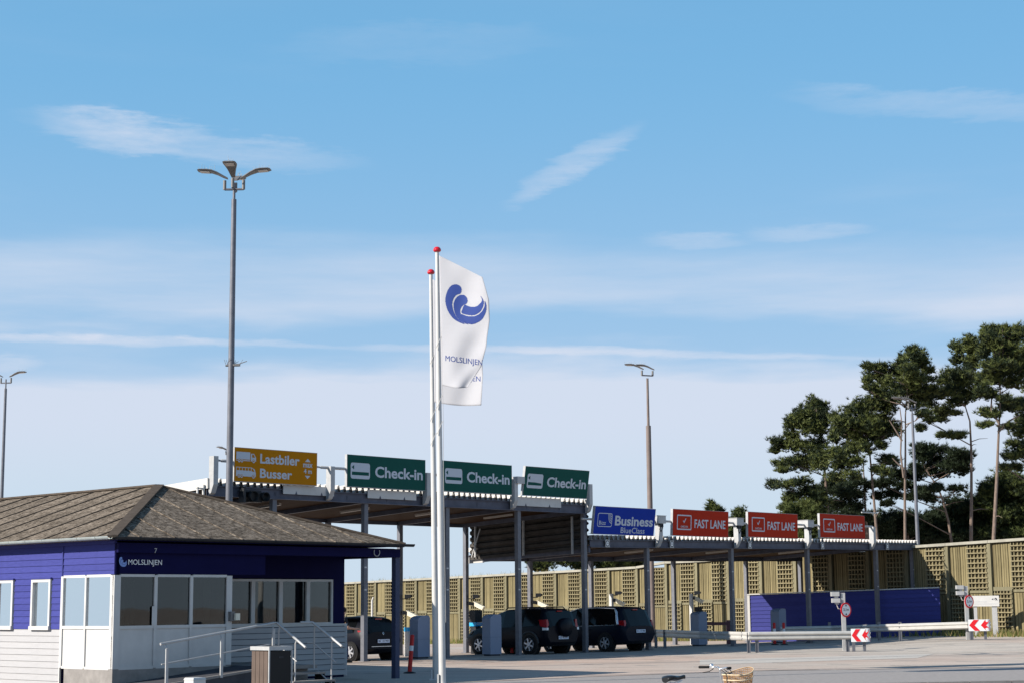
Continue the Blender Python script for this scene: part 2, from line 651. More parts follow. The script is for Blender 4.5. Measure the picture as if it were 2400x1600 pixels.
def thing(name, label, cat, loc=(0, 0, 0), rotz=0.0, group=None, tilt=None):
    o = bpy.data.objects.new(name, None)
    o.empty_display_size = 0.3
    COL.objects.link(o)
    o.location = loc
    o.rotation_euler = (tilt or 0.0, 0, rotz)
    return tag(o, label, cat, group)


def tag(o, label, cat, group=None):
    o['label'] = label
    o['category'] = cat
    if group:
        o['group'] = group
    return o


def kind(o, k):
    o['kind'] = k
    return o


def copy_tree(o, parent=None):
    c = o.copy()
    COL.objects.link(c)
    if parent is not None:
        c.parent = parent
    for ch in list(o.children):
        copy_tree(ch, c)
    return c


_txt = {}


def text_geo(s, bold=0.012):
    if (s, bold) in _txt:
        return _txt[(s, bold)]
    cu = bpy.data.curves.new('lettering_curve', 'FONT')
    cu.body = s
    cu.size = 1.0
    cu.resolution_u = 3
    cu.offset = bold
    ob = bpy.data.objects.new('lettering_curve', cu)
    me = bpy.data.meshes.new_from_object(ob)
    vs = [v.co.copy() for v in me.vertices]
    fs = [tuple(p.vertices) for p in me.polygons]
    bpy.data.objects.remove(ob)
    bpy.data.curves.remove(cu)
    bpy.data.meshes.remove(me)
    x0 = min(v.x for v in vs)
    x1 = max(v.x for v in vs)
    y0 = min(v.y for v in vs)
    y1 = max(v.y for v in vs)
    g = ([((v.x - x0) / (x1 - x0), (v.y - y0) / (y1 - y0)) for v in vs], fs)
    _txt[(s, bold)] = g
    return g


def put_text(mb, s, x, z, w, h, y, mi=0, bold=0.026, fn=None):
    """lettering filling the box x..x+w, z..z+h of the plane y (facing -y)"""
    vs, fs = text_geo(s, bold)
    if fn is None:
        fn = lambda a, b: (a, y, b)
    mb.add([fn(x + a * w, z + b * h) for a, b in vs], fs, mi)


def shape(mb, pts, y, mi=0):
    P = [Vector((a, y, b)) for a, b in pts]
    tri = geometry.tessellate_polygon([P])
    mb.add(P, list(tri), mi)


def rrect(x0, x1, z0, z1, r, n=5):
    out = []
    for cx, cz, a0 in ((x1 - r, z1 - r, 0), (x0 + r, z1 - r, 90), (x0 + r, z0 + r, 180), (x1 - r, z0 + r, 270)):
        for i in range(n + 1):
            a = math.radians(a0 + 90 * i / n)
            out.append((cx + r * math.cos(a), cz + r * math.sin(a)))
    return out


def ring(mb, outer, inner, y, mi=0):
    n = len(outer)
    vs = [(a, y, b) for a, b in outer] + [(a, y, b) for a, b in inner]
    mb.add(vs, [(i, (i + 1) % n, n + (i + 1) % n, n + i) for i in range(n)], mi)


def circ(cx, cz, r, n=20, rz=None):
    rz = rz or r
    return [(cx + r * math.cos(2 * math.pi * i / n), cz + rz * math.sin(2 * math.pi * i / n)) for i in range(n)]


# ------------------------------------------------------------------ ground
def sheet(name, xs, ys, m, dz=0.0):
    vs = [(x, y, zf(x, y) + dz) for y in ys for x in xs]
    nx = len(xs)
    fs = [(j * nx + i, j * nx + i + 1, (j + 1) * nx + i + 1, (j + 1) * nx + i) for j in range(len(ys) - 1) for i in range(nx - 1)]
    mb = MB()
    mb.add(vs, fs, 0, True)
    return kind(mb.build(name, m, fix=False), 'structure')


gx = [-900, -500, -300, -150, -90] + list(np.arange(-60, 61, 1.5)) + [90, 150, 300, 500, 900]
gy = [-80, -30, 0, 15] + list(np.arange(24, 150, 1.5)) + [170, 210, 280, 400, 600, 900, 1500]
sheet('ground', [float(a) for a in gx], [float(a) for a in gy], asphalt)

# darker strip of road in front of the forecourt (flat part, edges surveyed)
e = [gp(1046, 1600), gp(1374, 1585), gp(1774, 1571), gp(2400, 1562)]
road = MB()
far = [Vector((-40, e[0].y - 3.0, 0)), e[0], e[1], e[2], e[3], e[3] + (e[3] - e[2]) * 3]
near = [Vector((p.x, 12.0, 0)) for p in far]
z4 = Vector((0, 0, 0.004))
road.add([p + z4 for p in far] + [p + z4 for p in near], [(i, i + 6, i + 7, i + 1) for i in range(5)])
kind(road.build('road', asphalt2), 'structure')
# tar joint along the edge of the strip
jn = MB()
for i in range(0, 5):
    a, b = far[i], far[i + 1]
    jn.add([a + z4 * 2, b + z4 * 2, b + z4 * 2 + Vector((0.0, -0.16, 0)), a + z4 * 2 + Vector((0, -0.16, 0))], [(0, 3, 2, 1)])
a, b = gp(1200, 1592), gp(1774, 1575)
kind(jn.build('road_joint', mat('tar', (0.10, 0.09, 0.085), 0.8)), 'structure')

# kerb stones crossing the bottom right corner
k0, k1 = onz(1960, 1600, 0.12), onz(2420, 1591, 0.12)
kd = (k1 - k0).normalized()
kb = thing('kerb', 'pale grey kerb stones along the road in the bottom right corner', 'kerb', (k0.x, k0.y, 0), math.atan2(kd.y, kd.x))
kbm = MB()
kbm.prism([(0.01, 0, 0), (0.01, -0.30, 0), (0.01, -0.30, 0.12), (0.01, -0.04, 0.12), (0.01, 0, 0.09)], (0.98, 0, 0))
kme = kbm.mesh('kerb_stone', concrete)
for i in range(-2, 9):
    inst('kerb_stone', kme, kb, (i * 1.0, 0, 0))

# worn lane lines painted on the forecourt
lines = MB()


def gline(a, b, w, dz=0.006):
    n = max(1, int((b - a).length / 1.0))
    d = (b - a).normalized()
    s = Vector((-d.y, d.x, 0)) * (w / 2)
    vs = []
    for i in range(n + 1):
        p = a.lerp(b, i / n)
        for q in (p - s, p + s):
            vs.append((q.x, q.y, zf(q.x, q.y) + dz))
    lines.add(vs, [(2 * i, 2 * i + 1, 2 * i + 3, 2 * i + 2) for i in range(n)])


for u0 in (-5.6, -1.9, 1.9, 5.6, 10.2, 16.0):
    for k in range(-9, 6):
        p = cw(u0, k * 2.2)
        gline(p, p + Lv * 0.9, 0.12)
gline(cw(-13, -2.3), cw(9, -2.3), 0.10)
gline(cw(-13, -4.4), cw(16, -4.4), 0.08)
for u0 in (-8, -4.0, -0.1, 3.9, 8):
    for v in (-3.1, -5.4):
        p = cw(u0, v)
        gline(p, p + Rv * 0.7, 0.16)
        gline(p + Rv * 1.5, p + Rv * 2.2, 0.16)
kind(lines.build('lane_markings', paint_line), 'structure')
# strip of newer, paler paving before the guard rails
pv = MB()
q = [gp(1640, 1545), gp(2190, 1531), gp(2150, 1541), gp(1640, 1557)]
pv.add([Vector((p.x, p.y, zf(p.x, p.y) + 0.005)) for p in q], [(0, 1, 2, 3)])
kind(pv.build('pavement', mat('pale_paving', (0.50, 0.47, 0.43), 0.92, var=0.15, vscale=4, spec=0.05)), 'structure')

# ------------------------------------------------------------------ canopies
HZ = lambda u: 0.0
hc = thing('tall_canopy', 'taller check-in canopy with corrugated roof carrying the yellow and green signs', 'canopy', P0, TH)
lc = thing('low_canopy', 'lower check-in canopy on the right carrying the blue and red signs', 'canopy', P0, TH)


def column(parent, u, v, z1, z0=None):
    p = cw(u, v)
    z0 = zf(p.x, p.y) if z0 is None else z0
    m = MB()
    m.box(-0.085, 0.085, -0.085, 0.085, z0, z1)
    m.box(-0.15, 0.15, -0.15, 0.15, z0, z0 + 0.02)
    o = m.build('column', steel, parent, (u, v, 0))
    if v == 0.0:
        for zz in (z0 + 2.35, z0 + 3.1):
            m = MB()
            m.box(-0.075, 0.03, -0.092, -0.086, zz, zz + 0.05)
            m.build('label_plate', white, o)
    return o


U0, U1 = -14.2, 3.75
for u in (-11.5, -7.56, -3.7, 0.0, 3.72):
    column(hc, u, 0.0, 5.27)
for u in (-11.5, -7.56, -3.7, 0.02, 3.7):
    column(hc, u, 6.44, 4.98)
# front beam, channel shaped, in lengths between the sign posts
bl = [U0, -9.34, -4.94, -0.5, U1]
for i in range(4):
    m = MB()
    a, b = bl[i] + 0.01, bl[i + 1] - 0.01
    m.box(a, b, -0.10, -0.06, 5.29, 5.59)
    m.box(a, b, -0.17, -0.10, 5.27, 5.30)
    m.box(a, b, -0.17, -0.10, 5.575, 5.605)
    u = a + 0.9
    while u < b:
        m.box(u - 0.015, u + 0.015, -0.115, -0.10, 5.36, 5.50)
        u += 1.8
    m.build('front_beam', beam_steel, hc)
m = MB()
m.box(U0, U1, 6.5, 6.6, 4.98, 5.2)
m.build('back_beam', beam_steel, hc)


def tilted_slab(u0, u1, v0, v1, za, zb, th, name, m_, parent, slope=0.0):
    mb = MB()
    dz = slope * (u1 - u0)
    vs = [(u0, v0, za), (u1, v0, za + dz), (u1, v1, zb + dz), (u0, v1, zb)]
    vs += [(x, y, z + th) for x, y, z in vs]
    mb.add(vs, [(0, 3, 2, 1), (4, 5, 6, 7), (0, 1, 5, 4), (1, 2, 6, 5), (2, 3, 7, 6), (3, 0, 4, 7)])
    return mb.build(name, m_, parent)


def corrugated(u0, u1, v0, v1, za, zb, name, parent, slope=0.0, pitch=0.27, hgt=0.22):
    prof = []
    u = u0
    while u < u1 - 0.05:
        prof += [(u, 0), (u + pitch * 0.50, 0), (u + pitch * 0.70, hgt), (u + pitch * 0.80, hgt)]
        u += pitch
    prof.append((u, 0))
    vs = []
    for (a, h) in prof:
        dz = slope * (a - u0)
        vs.append((a, v0, za + h + dz))
        vs.append((a, v1, zb + h + dz))
    n = len(prof)
    mb = MB()
    mb.add(vs, [(2 * i, 2 * i + 2, 2 * i + 3, 2 * i + 1) for i in range(n - 1)])
    o = mb.build(name, sheet_white, parent, fix=False)
    fl_ = MB()  # black pieces that paint the shade inside the hollow rib ends
    u = u0
    while u < u1 - 0.05:
        dz = za + slope * (u - u0)
        fl_.prism([(u + pitch * 0.47, v0 + 0.012, dz + 0.004), (u + pitch * 1.03, v0 + 0.012, dz + 0.004), (u + pitch * 0.80, v0 + 0.012, dz + hgt - 0.006), (u + pitch * 0.70, v0 + 0.012, dz + hgt - 0.006)], (0, 0.03, 0))
        u += pitch
    kind(fl_.build('rib_end_shade', black, parent), 'stuff')
    md = o.modifiers.new('thickness', 'SOLIDIFY')
    md.thickness = 0.006
    return o


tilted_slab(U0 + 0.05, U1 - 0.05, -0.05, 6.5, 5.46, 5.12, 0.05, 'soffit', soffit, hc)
corrugated(U0 + 0.03, U1, -0.14, 6.75, 5.62, 5.30, 'roof_sheet', hc)
# cross beams under the soffit, fluorescent battens
for u in (-11.5, -7.56, -3.7, 0.0, 3.62):
    m = MB()
    m.bar((u, -0.05, 5.37), (u, 6.45, 5.05), 0.12, 0.16)
    m.build('cross_beam', beam_steel, hc)
for u in (-9.6, -5.6, -1.9, 1.8):
    m = MB()
    m.bar((u, 2.0, 5.27), (u, 3.5, 5.19), 0.10, 0.07)
    m.build('soffit_lamp', lens_m, hc)
# sunlit verge at the left end
m = MB()
m.bar((U0 - 0.02, -0.2, 5.66), (U0 - 0.02, 6.8, 5.33), 0.06, 0.32)
m.build('verge', sheet_white, hc)
# flashing plates below the signs
for a, b, zt in ((-11.25, -8.75 - 0.35, 5.74), (-7.6, -5.35, 5.74), (-0.42, 2.2, 5.78)):
    m = MB()
    m.box(a, b, -0.205, -0.175, 5.45, zt)
    for k in (0.25, 0.75):
        c = a + (b - a) * k
        m.add([(c - 0.05, -0.208, 5.45), (c + 0.05, -0.208, 5.45), (c, -0.208, 5.56)], [(0, 1, 2)], 1)
    m.build('flashing_plate', [white, beam_steel], hc)
# sign posts with a bevelled foot, and the tubes that run between them
for u, zt in ((-14.1, 6.50), (-9.34, 6.42), (-4.94, 6.42), (-0.5, 6.40), (3.70, 6.40)):
    m = MB()
    m.prism([(u - 0.09, -0.42, zt), (u - 0.09, -0.18, zt), (u - 0.09, -0.18, 5.30), (u - 0.09, -0.30, 5.36), (u - 0.09, -0.42, 5.62)], (0.18, 0, 0))
    m.build('sign_post', steel_lt, hc)
for a, b in ((-14.0, -13.4), (-9.95, -8.7), (-5.0, -4.25), (-0.66, -0.1)):
    m = MB()
    m.tube([(a, -0.27, 6.38), (a + 0.2, -0.27, 6.38), (a + 0.21, -0.27, 6.38), (b, -0.27, 6.38)], [0.032, 0.032, 0.05, 0.05], 8)
    m.build('sign_tube', steel_lt, hc)
m = MB()
m.box(-0.52, -0.12, -0.5, -0.1, 6.24, 6.50)
m.build('post_box', steel_lt, hc)

# end wall of corrugated sheet above the low roof
m = MB()
prof = []
z = 3.95
while z < 5.25:
    prof += [(0.0, z), (0.0, z + 0.11), (0.10, z + 0.16), (0.10, z + 0.20)]
    z += 0.26
vs = []
for a, zz in prof:
    vs += [(3.80 + a, -0.1, zz), (3.80 + a, 6.3, zz - 0.30)]
n = len(prof)
m.add(vs, [(2 * i, 2 * i + 2, 2 * i + 3, 2 * i + 1) for i in range(n - 1)])
o = m.build('end_wall_sheet', mat('weathered_sheet', (0.085, 0.078, 0.072), 0.7, 0.0, var=0.4, vscale=2, spec=0.05), hc, fix=False)
o.modifiers.new('thickness', 'SOLIDIFY').thickness = 0.006
m = MB()
for v in (0.6, 3.2, 5.9):
    m.bar((3.72, v, 3.75), (3.72, v, 5.2), 0.07, 0.07)
m.bar((3.70, 5.6, 4.9), (3.70, 6.1, 3.75), 0.04, 0.04)
m.build('wall_stud', steel_lt, hc)

# ---- low canopy
SL = 0.0115
V0, V1 = 3.95, 28.25
lz = lambda u, z: z + SL * (u - V0)
for u in (7.53, 13.21, 18.94, 24.7, 28.02):
    column(lc, u, 0.0, lz(u, 3.99))
for u in (7.57, 11.54, 17.44, 23.19, 27.9):
    column(lc, u, 6.44, lz(u, 3.62))
bl = [V0, 7.98, 13.3, 18.63, 24.02, V1]
for i in range(5):
    m = MB()
    a, b = bl[i] + 0.01, bl[i + 1] - 0.01
    for ya, yb, z0, z1 in ((-0.10, -0.06, 4.01, 4.27), (-0.17, -0.10, 3.99, 4.02), (-0.17, -0.10, 4.255, 4.285)):
        vs = [(a, ya, lz(a, z0)), (b, ya, lz(b, z0)), (b, yb, lz(b, z0)), (a, yb, lz(a, z0)), (a, ya, lz(a, z1)), (b, ya, lz(b, z1)), (b, yb, lz(b, z1)), (a, yb, lz(a, z1))]
        m.add(vs, [(0, 3, 2, 1), (4, 5, 6, 7), (0, 1, 5, 4), (1, 2, 6, 5), (2, 3, 7, 6), (3, 0, 4, 7)])
    m.build('front_beam', beam_steel, lc)
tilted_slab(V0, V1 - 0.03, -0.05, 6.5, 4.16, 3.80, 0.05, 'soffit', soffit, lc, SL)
corrugated(V0, V1, -0.14, 6.75, 4.30, 3.98, 'roof_sheet', lc, SL, hgt=0.175)
tilted_slab(V0, V1, 6.5, 6.6, 3.60, 3.60, 0.22, 'back_beam', beam_steel, lc, SL)
m = MB()
m.bar((3.98, -0.05, 3.92), (3.98, 6.6, 3.64), 0.10, 0.24)
m.bar((3.98, 5.7, 3.66), (3.98, 6.75, 3.63), 0.11, 0.245, 1)
m.build('end_beam', [beam_steel, white], lc)
for u in (7.53, 13.21, 18.94, 24.7):
    m = MB()
    m.bar((u, -0.05, lz(u, 4.06)), (u, 6.45, lz(u, 3.72)), 0.12, 0.16)
    m.build('cross_beam', beam_steel, lc)
for u in (5.7, 10.4, 16.1, 21.8):
    m = MB()
    m.bar((u, 2.0, lz(u, 3.98)), (u, 3.5, lz(u, 3.90)), 0.10, 0.07)
    m.build('soffit_lamp', lens_m, lc)
m = MB()
m.prism([(V1 + 0.01, 0.4, lz(V1, 4.28)), (V1 + 0.01, 6.75, lz(V1, 3.99)), (V1 + 0.62, 6.75, lz(V1, 3.99))], (0, 0, 0.05))
m.build('sun_gap_blocker', sheet_white, lc)  # sheet added to stop sunlight through the gap beside the fence
m = MB()
m.bar((V1 + 0.02, -0.2, lz(V1, 4.32)), (V1 + 0.02, 6.8, lz(V1, 4.0)), 0.05, 0.30)
m.build('verge', sheet_white, lc)
for u in (7.98, 13.3, 18.63, 24.02):
    m = MB()
    z0 = lz(u, 4.0)
    m.prism([(u - 0.10, -0.42, z0 + 1.05), (u - 0.10, -0.18, z0 + 1.05), (u - 0.10, -0.18, z0 + 0.0), (u - 0.10, -0.28, z0 + 0.05), (u - 0.10, -0.42, z0 + 0.30)], (0.20, 0, 0))
    m.build('sign_post', steel_lt, lc)
for u in (7.98, 13.3, 18.63):
    m = MB()
    z0 = lz(u, 4.0)
    m.box(u - 0.24, u + 0.24, -0.48, 0.42, z0 + 0.96, z0 + 1.26)
    m.box(u - 0.26, u + 0.26, -0.50, 0.44, z0 + 1.26, z0 + 1.28)
    m.build('post_box', steel_lt, lc)
    m = MB()
    m.tube([(u + 0.05, -0.45, z0 + 0.95), (u + 0.0, -0.50, z0 + 0.78), (u - 0.08, -0.47, z0 + 0.62), (u - 0.12, -0.44, z0 + 0.72), (u - 0.05, -0.43, z0 + 0.86)], 0.018, 6)
    m.box(u - 0.1, u + 0.1, -0.46, -0.34, z0 + 0.82, z0 + 0.955)
    m.build('cable_loop', dark_metal, lc)
for a, b, zz, rr in ((3.3, 3.95, 5.07, .045), (7.6, 8.85, 5.07, .045), (12.5, 14.05, 5.07, .045), (17.7, 19.6, 5.07, .045), (23.2, 24.1, 5.07, .045), (23.2, 24.5, 5.72, .03)):
    m = MB()
    za = lz(a, zz)
    m.tube([(a, -0.27, za), (b, -0.27, za)], rr, 8)
    m.build('sign_tube', steel_lt, lc)
for u in (4.9, 8.95, 14.35, 19.95, 25.5):
    m = MB()
    z0 = lz(u, 4.145)
    m.box(u - 0.13, u + 0.13, -0.19, -0.172, z0 - 0.15, z0 + 0.15, 0)
    ring(m, circ(u, z0, 0.115), circ(u, z0, 0.085), -0.1925, 1)
    shape(m, circ(u, z0, 0.084), -0.1925, 2)
    put_text(m, "3,1m", u - 0.065, z0 - 0.025, 0.13, 0.06, -0.194, 1, 0.02)
    m.build('height_plate', [steel_lt, letter_dark, white_refl], lc)

# ------------------------------------------------------------------ overhead signs


def board(key, label, px, face, tilt, group, slope=0.0):
    a, b, tl, blx, tr_, br = px
    A, B = uz(a, tl, -0.3), uz(a, blx, -0.3)
    Cc, D = uz(b, tr_, -0.3), uz(b, br, -0.3)
    w = Cc[0] - A[0]
    zc = (A[1] + B[1] + Cc[1] + D[1]) / 4
    zb = zc - 0.53
    p = cw(A[0], -0.34, zb)
    t_ = thing('overhead_sign', label, 'sign', p, TH, group, tilt=math.radians(tilt))
    h = 1.06
    m = MB()
    m.box(0, w, -0.01, 0.10, 0, h)
    m.build('sign_panel', face, t_)
    m = MB()
    m.box(0, w, -0.012, 0.11, -0.018, -0.001)
    m.box(0, w, -0.005, 0.11, h + 0.001, h + 0.012)
    m.box(-0.012, -0.001, -0.005, 0.11, -0.018, h + 0.012)
    m.box(w + 0.001, w + 0.012, -0.005, 0.11, -0.018, h + 0.012)
    m.box(0, w, 0.10, 0.24, -0.012, -0.002)  # shelf added behind the sign to close a slit of sunlight
    m.build('frame_and_sun_stop', steel_lt, t_)
    return t_, w, h


def lay(w, h):
    return (lambda fx: fx * w), (lambda fy: h - fy * h)


YF = -0.014
OV = 'overhead lane signs along the canopies'
t_, w, h = board('y', 'yellow overhead sign for lorries and buses reading Lastbiler Busser max 4 m', (548, 740.5, 1048, 1126.8, 1061.2, 1136), sign_y, 0.5, OV)
X, Z = lay(w, h)
for tx_, a_, b_, c_, d_ in (("Lastbiler", .30, .43, .48, .295), ("Busser", .30, .865, .39, .285), ("max", .825, .465, .12, .125), ("4 m", .835, .65, .10, .15)):
    m = MB()
    put_text(m, tx_, X(a_), Z(b_), X(c_), h * d_, YF)
    m.build('lettering', letter, t_)
m = MB()
shape(m, [(X(.883), Z(.185)), (X(.918), Z(.29)), (X(.848), Z(.29))], YF)
shape(m, [(X(.883), Z(.81)), (X(.918), Z(.715)), (X(.848), Z(.715))], YF)
m.build('height_arrow', letter, t_)
m = MB()                                                       # lorry pictogram
shape(m, [(X(.017), Z(.12)), (X(.180), Z(.12)), (X(.180), Z(.34)), (X(.017), Z(.34))], YF)
shape(m, [(X(.017), Z(.36)), (X(.180), Z(.36)), (X(.180), Z(.385)), (X(.017), Z(.385))], YF)
shape(m, [(X(.188), Z(.155)), (X(.225), Z(.155)), (X(.25), Z(.27)), (X(.25), Z(.385)), (X(.188), Z(.385))], YF)
shape(m, [(X(.203), Z(.18)), (X(.221), Z(.18)), (X(.238), Z(.27)), (X(.203), Z(.27))], YF - .001, 1)
for cx in (.052, .083, .222):
    shape(m, circ(X(cx), Z(.385), .062, 16), YF - .001, 1)
    ring(m, circ(X(cx), Z(.385), .050, 16), circ(X(cx), Z(.385), .024, 16), YF - .002, 0)
m.build('lorry_symbol', [letter, sign_y], t_)
m = MB()                                                       # bus pictogram
shape(m, [(X(.017), Z(.57)), (X(.20), Z(.57)), (X(.235), Z(.62)), (X(.25), Z(.73)), (X(.25), Z(.845)), (X(.017), Z(.845))], YF)
for k in range(5):
    shape(m, [(X(.024 + .035 * k), Z(.59)), (X(.053 + .035 * k), Z(.59)), (X(.053 + .035 * k), Z(.67)), (X(.024 + .035 * k), Z(.67))], YF - .001, 1)
shape(m, [(X(.199), Z(.595)), (X(.214), Z(.605)), (X(.236), Z(.70)), (X(.199), Z(.68))], YF - .001, 1)
for cx in (.052, .083, .222):
    shape(m, circ(X(cx), Z(.845), .062, 16), YF - .001, 1)
    ring(m, circ(X(cx), Z(.845), .050, 16), circ(X(cx), Z(.845), .024, 16), YF - .002, 0)
m.build('bus_symbol', [letter, sign_y], t_)

for px, tilt, lab in (((812, 994.5, 1065, 1139.8, 1076.5, 1148), 0, 'green Check-in sign next to the yellow lorry sign'),
                      ((1033.7, 1197, 1079.6, 1149, 1089.8, 1157), 0, 'green Check-in sign directly behind and beside the two white flagpoles'),
                      ((1222.7, 1371.7, 1091.8, 1159.4, 1102.5, 1166.6), 9, 'green Check-in sign tilted forward at the end of the tall canopy')):
    t_, w, h = board('g', lab, px, sign_g, tilt, OV)
    X, Z = lay(w, h)
    m = MB()
    put_text(m, "Check-in", X(.345), Z(.67), X(.62), h * .36, YF)
    m.build('lettering', letter, t_)
    m = MB()
    shape(m, rrect(X(.04), X(.28), Z(.745), Z(.24), .08), YF)
    shape(m, [(X(.052), Z(.385)), (X(.082), Z(.31)), (X(.082), Z(.46))], YF - .001, 1)
    if tilt:
        shape(m, [(X(.055), Z(.535)), (X(.16), Z(.535)), (X(.262), Z(.56)), (X(.262), Z(.64)), (X(.055), Z(.64))], YF - .001, 1)
    else:
        shape(m, [(X(.055), Z(.525)), (X(.267), Z(.525)), (X(.267), Z(.63)), (X(.055), Z(.63))], YF - .001, 1)
    m.build('ticket_symbol', [letter, sign_g], t_)

t_, w, h = board('b', 'blue overhead sign reading Business BlueClass with Bizz symbol', (1386.8, 1528, 1185.5, 1249.2, 1191.8, 1254.3), sign_b, 8, OV)
X, Z = lay(w, h)
m = MB()
put_text(m, "Business", X(.335), Z(.67), X(.635), h * .365, YF)
m.build('lettering', letter, t_)
m = MB()
put_text(m, "BlueClass", X(.44), Z(.94), X(.40), h * .215, YF, 0, 0.004)
m.build('lettering', letter, t_)
m = MB()
ring(m, rrect(X(.05), X(.285), Z(.735), Z(.23), .09), rrect(X(.05) + .028, X(.285) - .028, Z(.735) + .028, Z(.23) - .028, .065), YF)
put_text(m, "Bizz", X(.078), Z(.655), X(.11), h * .14, YF, 0, 0.004)
ccx, ccz = X(.285) - .03, Z(.23) - .03
for k in range(4):
    r0 = .31 - .068 * k
    aa = [math.radians(180 + 90 * i / 8) for i in range(9)]
    vs = [(ccx + 0.0 + r0 * math.cos(a) * .72, YF, ccz + r0 * 1.2 * math.sin(a)) for a in aa] + [(ccx + (r0 - .030) * math.cos(a) * .72, YF, ccz + (r0 - .030) * 1.2 * math.sin(a)) for a in aa]
    m.add(vs, [(i, i + 1, i + 10, i + 9) for i in range(8)])
m.build('bizz_symbol', letter, t_)

for px, tilt, lab in (((1573, 1702.5, 1193, 1254.8, 1196.9, 1256.4), 3, 'red FAST LANE sign beside the blue Business sign'),
                      ((1750, 1865.5, 1199.1, 1257.7, 1203.6, 1259.3), 1.5, 'red FAST LANE sign between the two other red signs'),
                      ((1919, 2023.8, 1203.6, 1258, 1206.5, 1261.3), 0, 'red FAST LANE sign nearest the tall pine trunks')):
    t_, w, h = board('r', lab, px, sign_r, tilt, OV)
    X, Z = lay(w, h)
    m = MB()
    put_text(m, "FAST LANE", X(.38), Z(.69), X(.565), h * .34, YF, 0, 0.02)
    m.build('lettering', letter, t_)
    m = MB()
    ring(m, rrect(X(.07), X(.325), Z(.78), Z(.2), .05), rrect(X(.07) + .05, X(.325) - .05, Z(.78) + .05, Z(.2) - .05, .03), YF)
    shape(m, [(X(.172), Z(.43)), (X(.182), Z(.41)), (X(.194), Z(.46)), (X(.222), Z(.33)), (X(.232), Z(.34)), (X(.197), Z(.52))], YF)
    put_text(m, "CHECK-IN", X(.135), Z(.69), X(.125), h * .075, YF, 0, 0.02)
    m.build('check_symbol', letter, t_)

# ------------------------------------------------------------------ ticket office on the left
TB = math.radians(47.35)
rb = Vector((math.cos(TB), math.sin(TB), 0))
lb = Vector((-math.sin(TB), math.cos(TB), 0))
WB = onz(263.5, 1256, 3.44)
WB.z = 0
WB = WB + rb * 0.3 + lb * 0.3
ofc = thing('ticket_office', 'blue and white boarded ticket office with a brown hipped felt roof on the left', 'building', WB, TB)


def fx(x, y, v=0.0):
    return plane_hit(x, y, WB + lb * v, lb, rb)


def fy(x, y, u=0.0):
    return plane_hit(x, y, WB + rb * u, rb, lb)


XR = 8.58       # right end of the wall
REC = 1.9       # depth of the porch
BAY = 3.26      # end of the glazed bay
YE = 26.0       # how far the building runs back
m = MB()        # plinth
m.box(-0.02, BAY + 0.02, -0.02, REC, 0, 0.52)
m.box(-0.02, 0.3, REC, YE, 0, 0.06)
m.build('plinth', concrete, ofc)
# solid walls around the openings
m = MB()
m.box(0.04, 0.12, 2.14, 2.58, 0.0, 3.32)
for a in (3.40, 5.02, 6.64, 8.26):
    m.box(0.04, 0.12, a, a + 0.80, 0.0, 3.32)
m.box(0.04, 0.12, 9.06, YE, 0, 3.32)
for a in (2.58, 4.20, 5.82, 7.44):
    m.box(0.04, 0.12, a, a + 0.82, 0.0, 1.38)
    m.box(0.04, 0.12, a, a + 0.82, 2.56, 3.32)
m.box(0.04, 0.12, 0, 2.14, 2.62, 3.32)
m.box(0.12, BAY, 0.04, 0.12, 2.62, 3.32)
m.box(BAY, 4.3, 0.04, 0.30, 2.62, 3.32)
m.box(BAY - 0.06, BAY, 0.04, REC, 0.0, 2.62)
m.box(BAY, XR, REC + 0.02, REC + 0.12, 0.0, 1.36)
m.box(BAY, XR, REC + 0.02, REC + 0.12, 2.58, 3.32)
m.box(8.18, XR, REC + 0.02, REC + 0.12, 1.36, 2.58)
m.box(XR - 0.1, XR, REC + 0.12, YE, 0, 3.32)
m.build('wall', blue_dark, ofc)
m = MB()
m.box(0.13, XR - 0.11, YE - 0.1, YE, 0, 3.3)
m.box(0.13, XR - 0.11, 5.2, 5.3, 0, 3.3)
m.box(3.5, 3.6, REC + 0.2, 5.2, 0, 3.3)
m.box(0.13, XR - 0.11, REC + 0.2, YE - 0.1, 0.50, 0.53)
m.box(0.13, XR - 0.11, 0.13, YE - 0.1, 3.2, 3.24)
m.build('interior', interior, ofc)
m = MB()
for a, b_, yy in ((2.22, 2.36, .22), (2.72, 2.90, .30), (0.55, 0.62, .5), (1.45, 1.52, 1.4)):  # pale uprights standing in for reflections of the flagpoles in the glass
    m.box(a, b_, yy, yy + 0.05, 0.6, 2.5)
m.box(0.3, 3.0, 0.9, 1.5, 1.2, 1.25)
m.box(0.5, 1.0, 1.0, 1.1, 1.25, 1.62)
m.box(1.7, 2.2, 4.9, 4.95, 0.55, 2.45)
m.box(6.9, 7.9, 4.2, 4.25, 1.2, 2.5)
m.build('reflections_and_furniture', mat('reflection_and_furniture_pale', (0.45, 0.43, 0.40), 0.9), ofc)

# clapboards, every one its own piece; the lower lip stands proud
_bm = {}


def clap(length, hgt, m_):
    key = (round(length, 2), round(hgt, 3), m_.name)
    if key not in _bm:
        b = MB()
        b.add([(0, -0.028, 0), (length, -0.028, 0), (length, -0.010, hgt), (0, -0.010, hgt), (0, 0, 0), (length, 0, 0), (length, 0, hgt), (0, 0, hgt)],
              [(0, 1, 2, 3), (0, 4, 5, 1), (3, 2, 6, 7), (0, 3, 7, 4), (1, 5, 6, 2)])
        _bm[key] = b.mesh('board', m_)
    return _bm[key]


BP = 0.147
LEFT = (0, 0, -math.pi / 2)     # board runs along -y on the left wall, so start at its far end


def left_board(y0, y1, z, h_, m_):
    inst('board', clap(y1 - y0, h_, m_), ofc, (0.04, y1, z), LEFT)


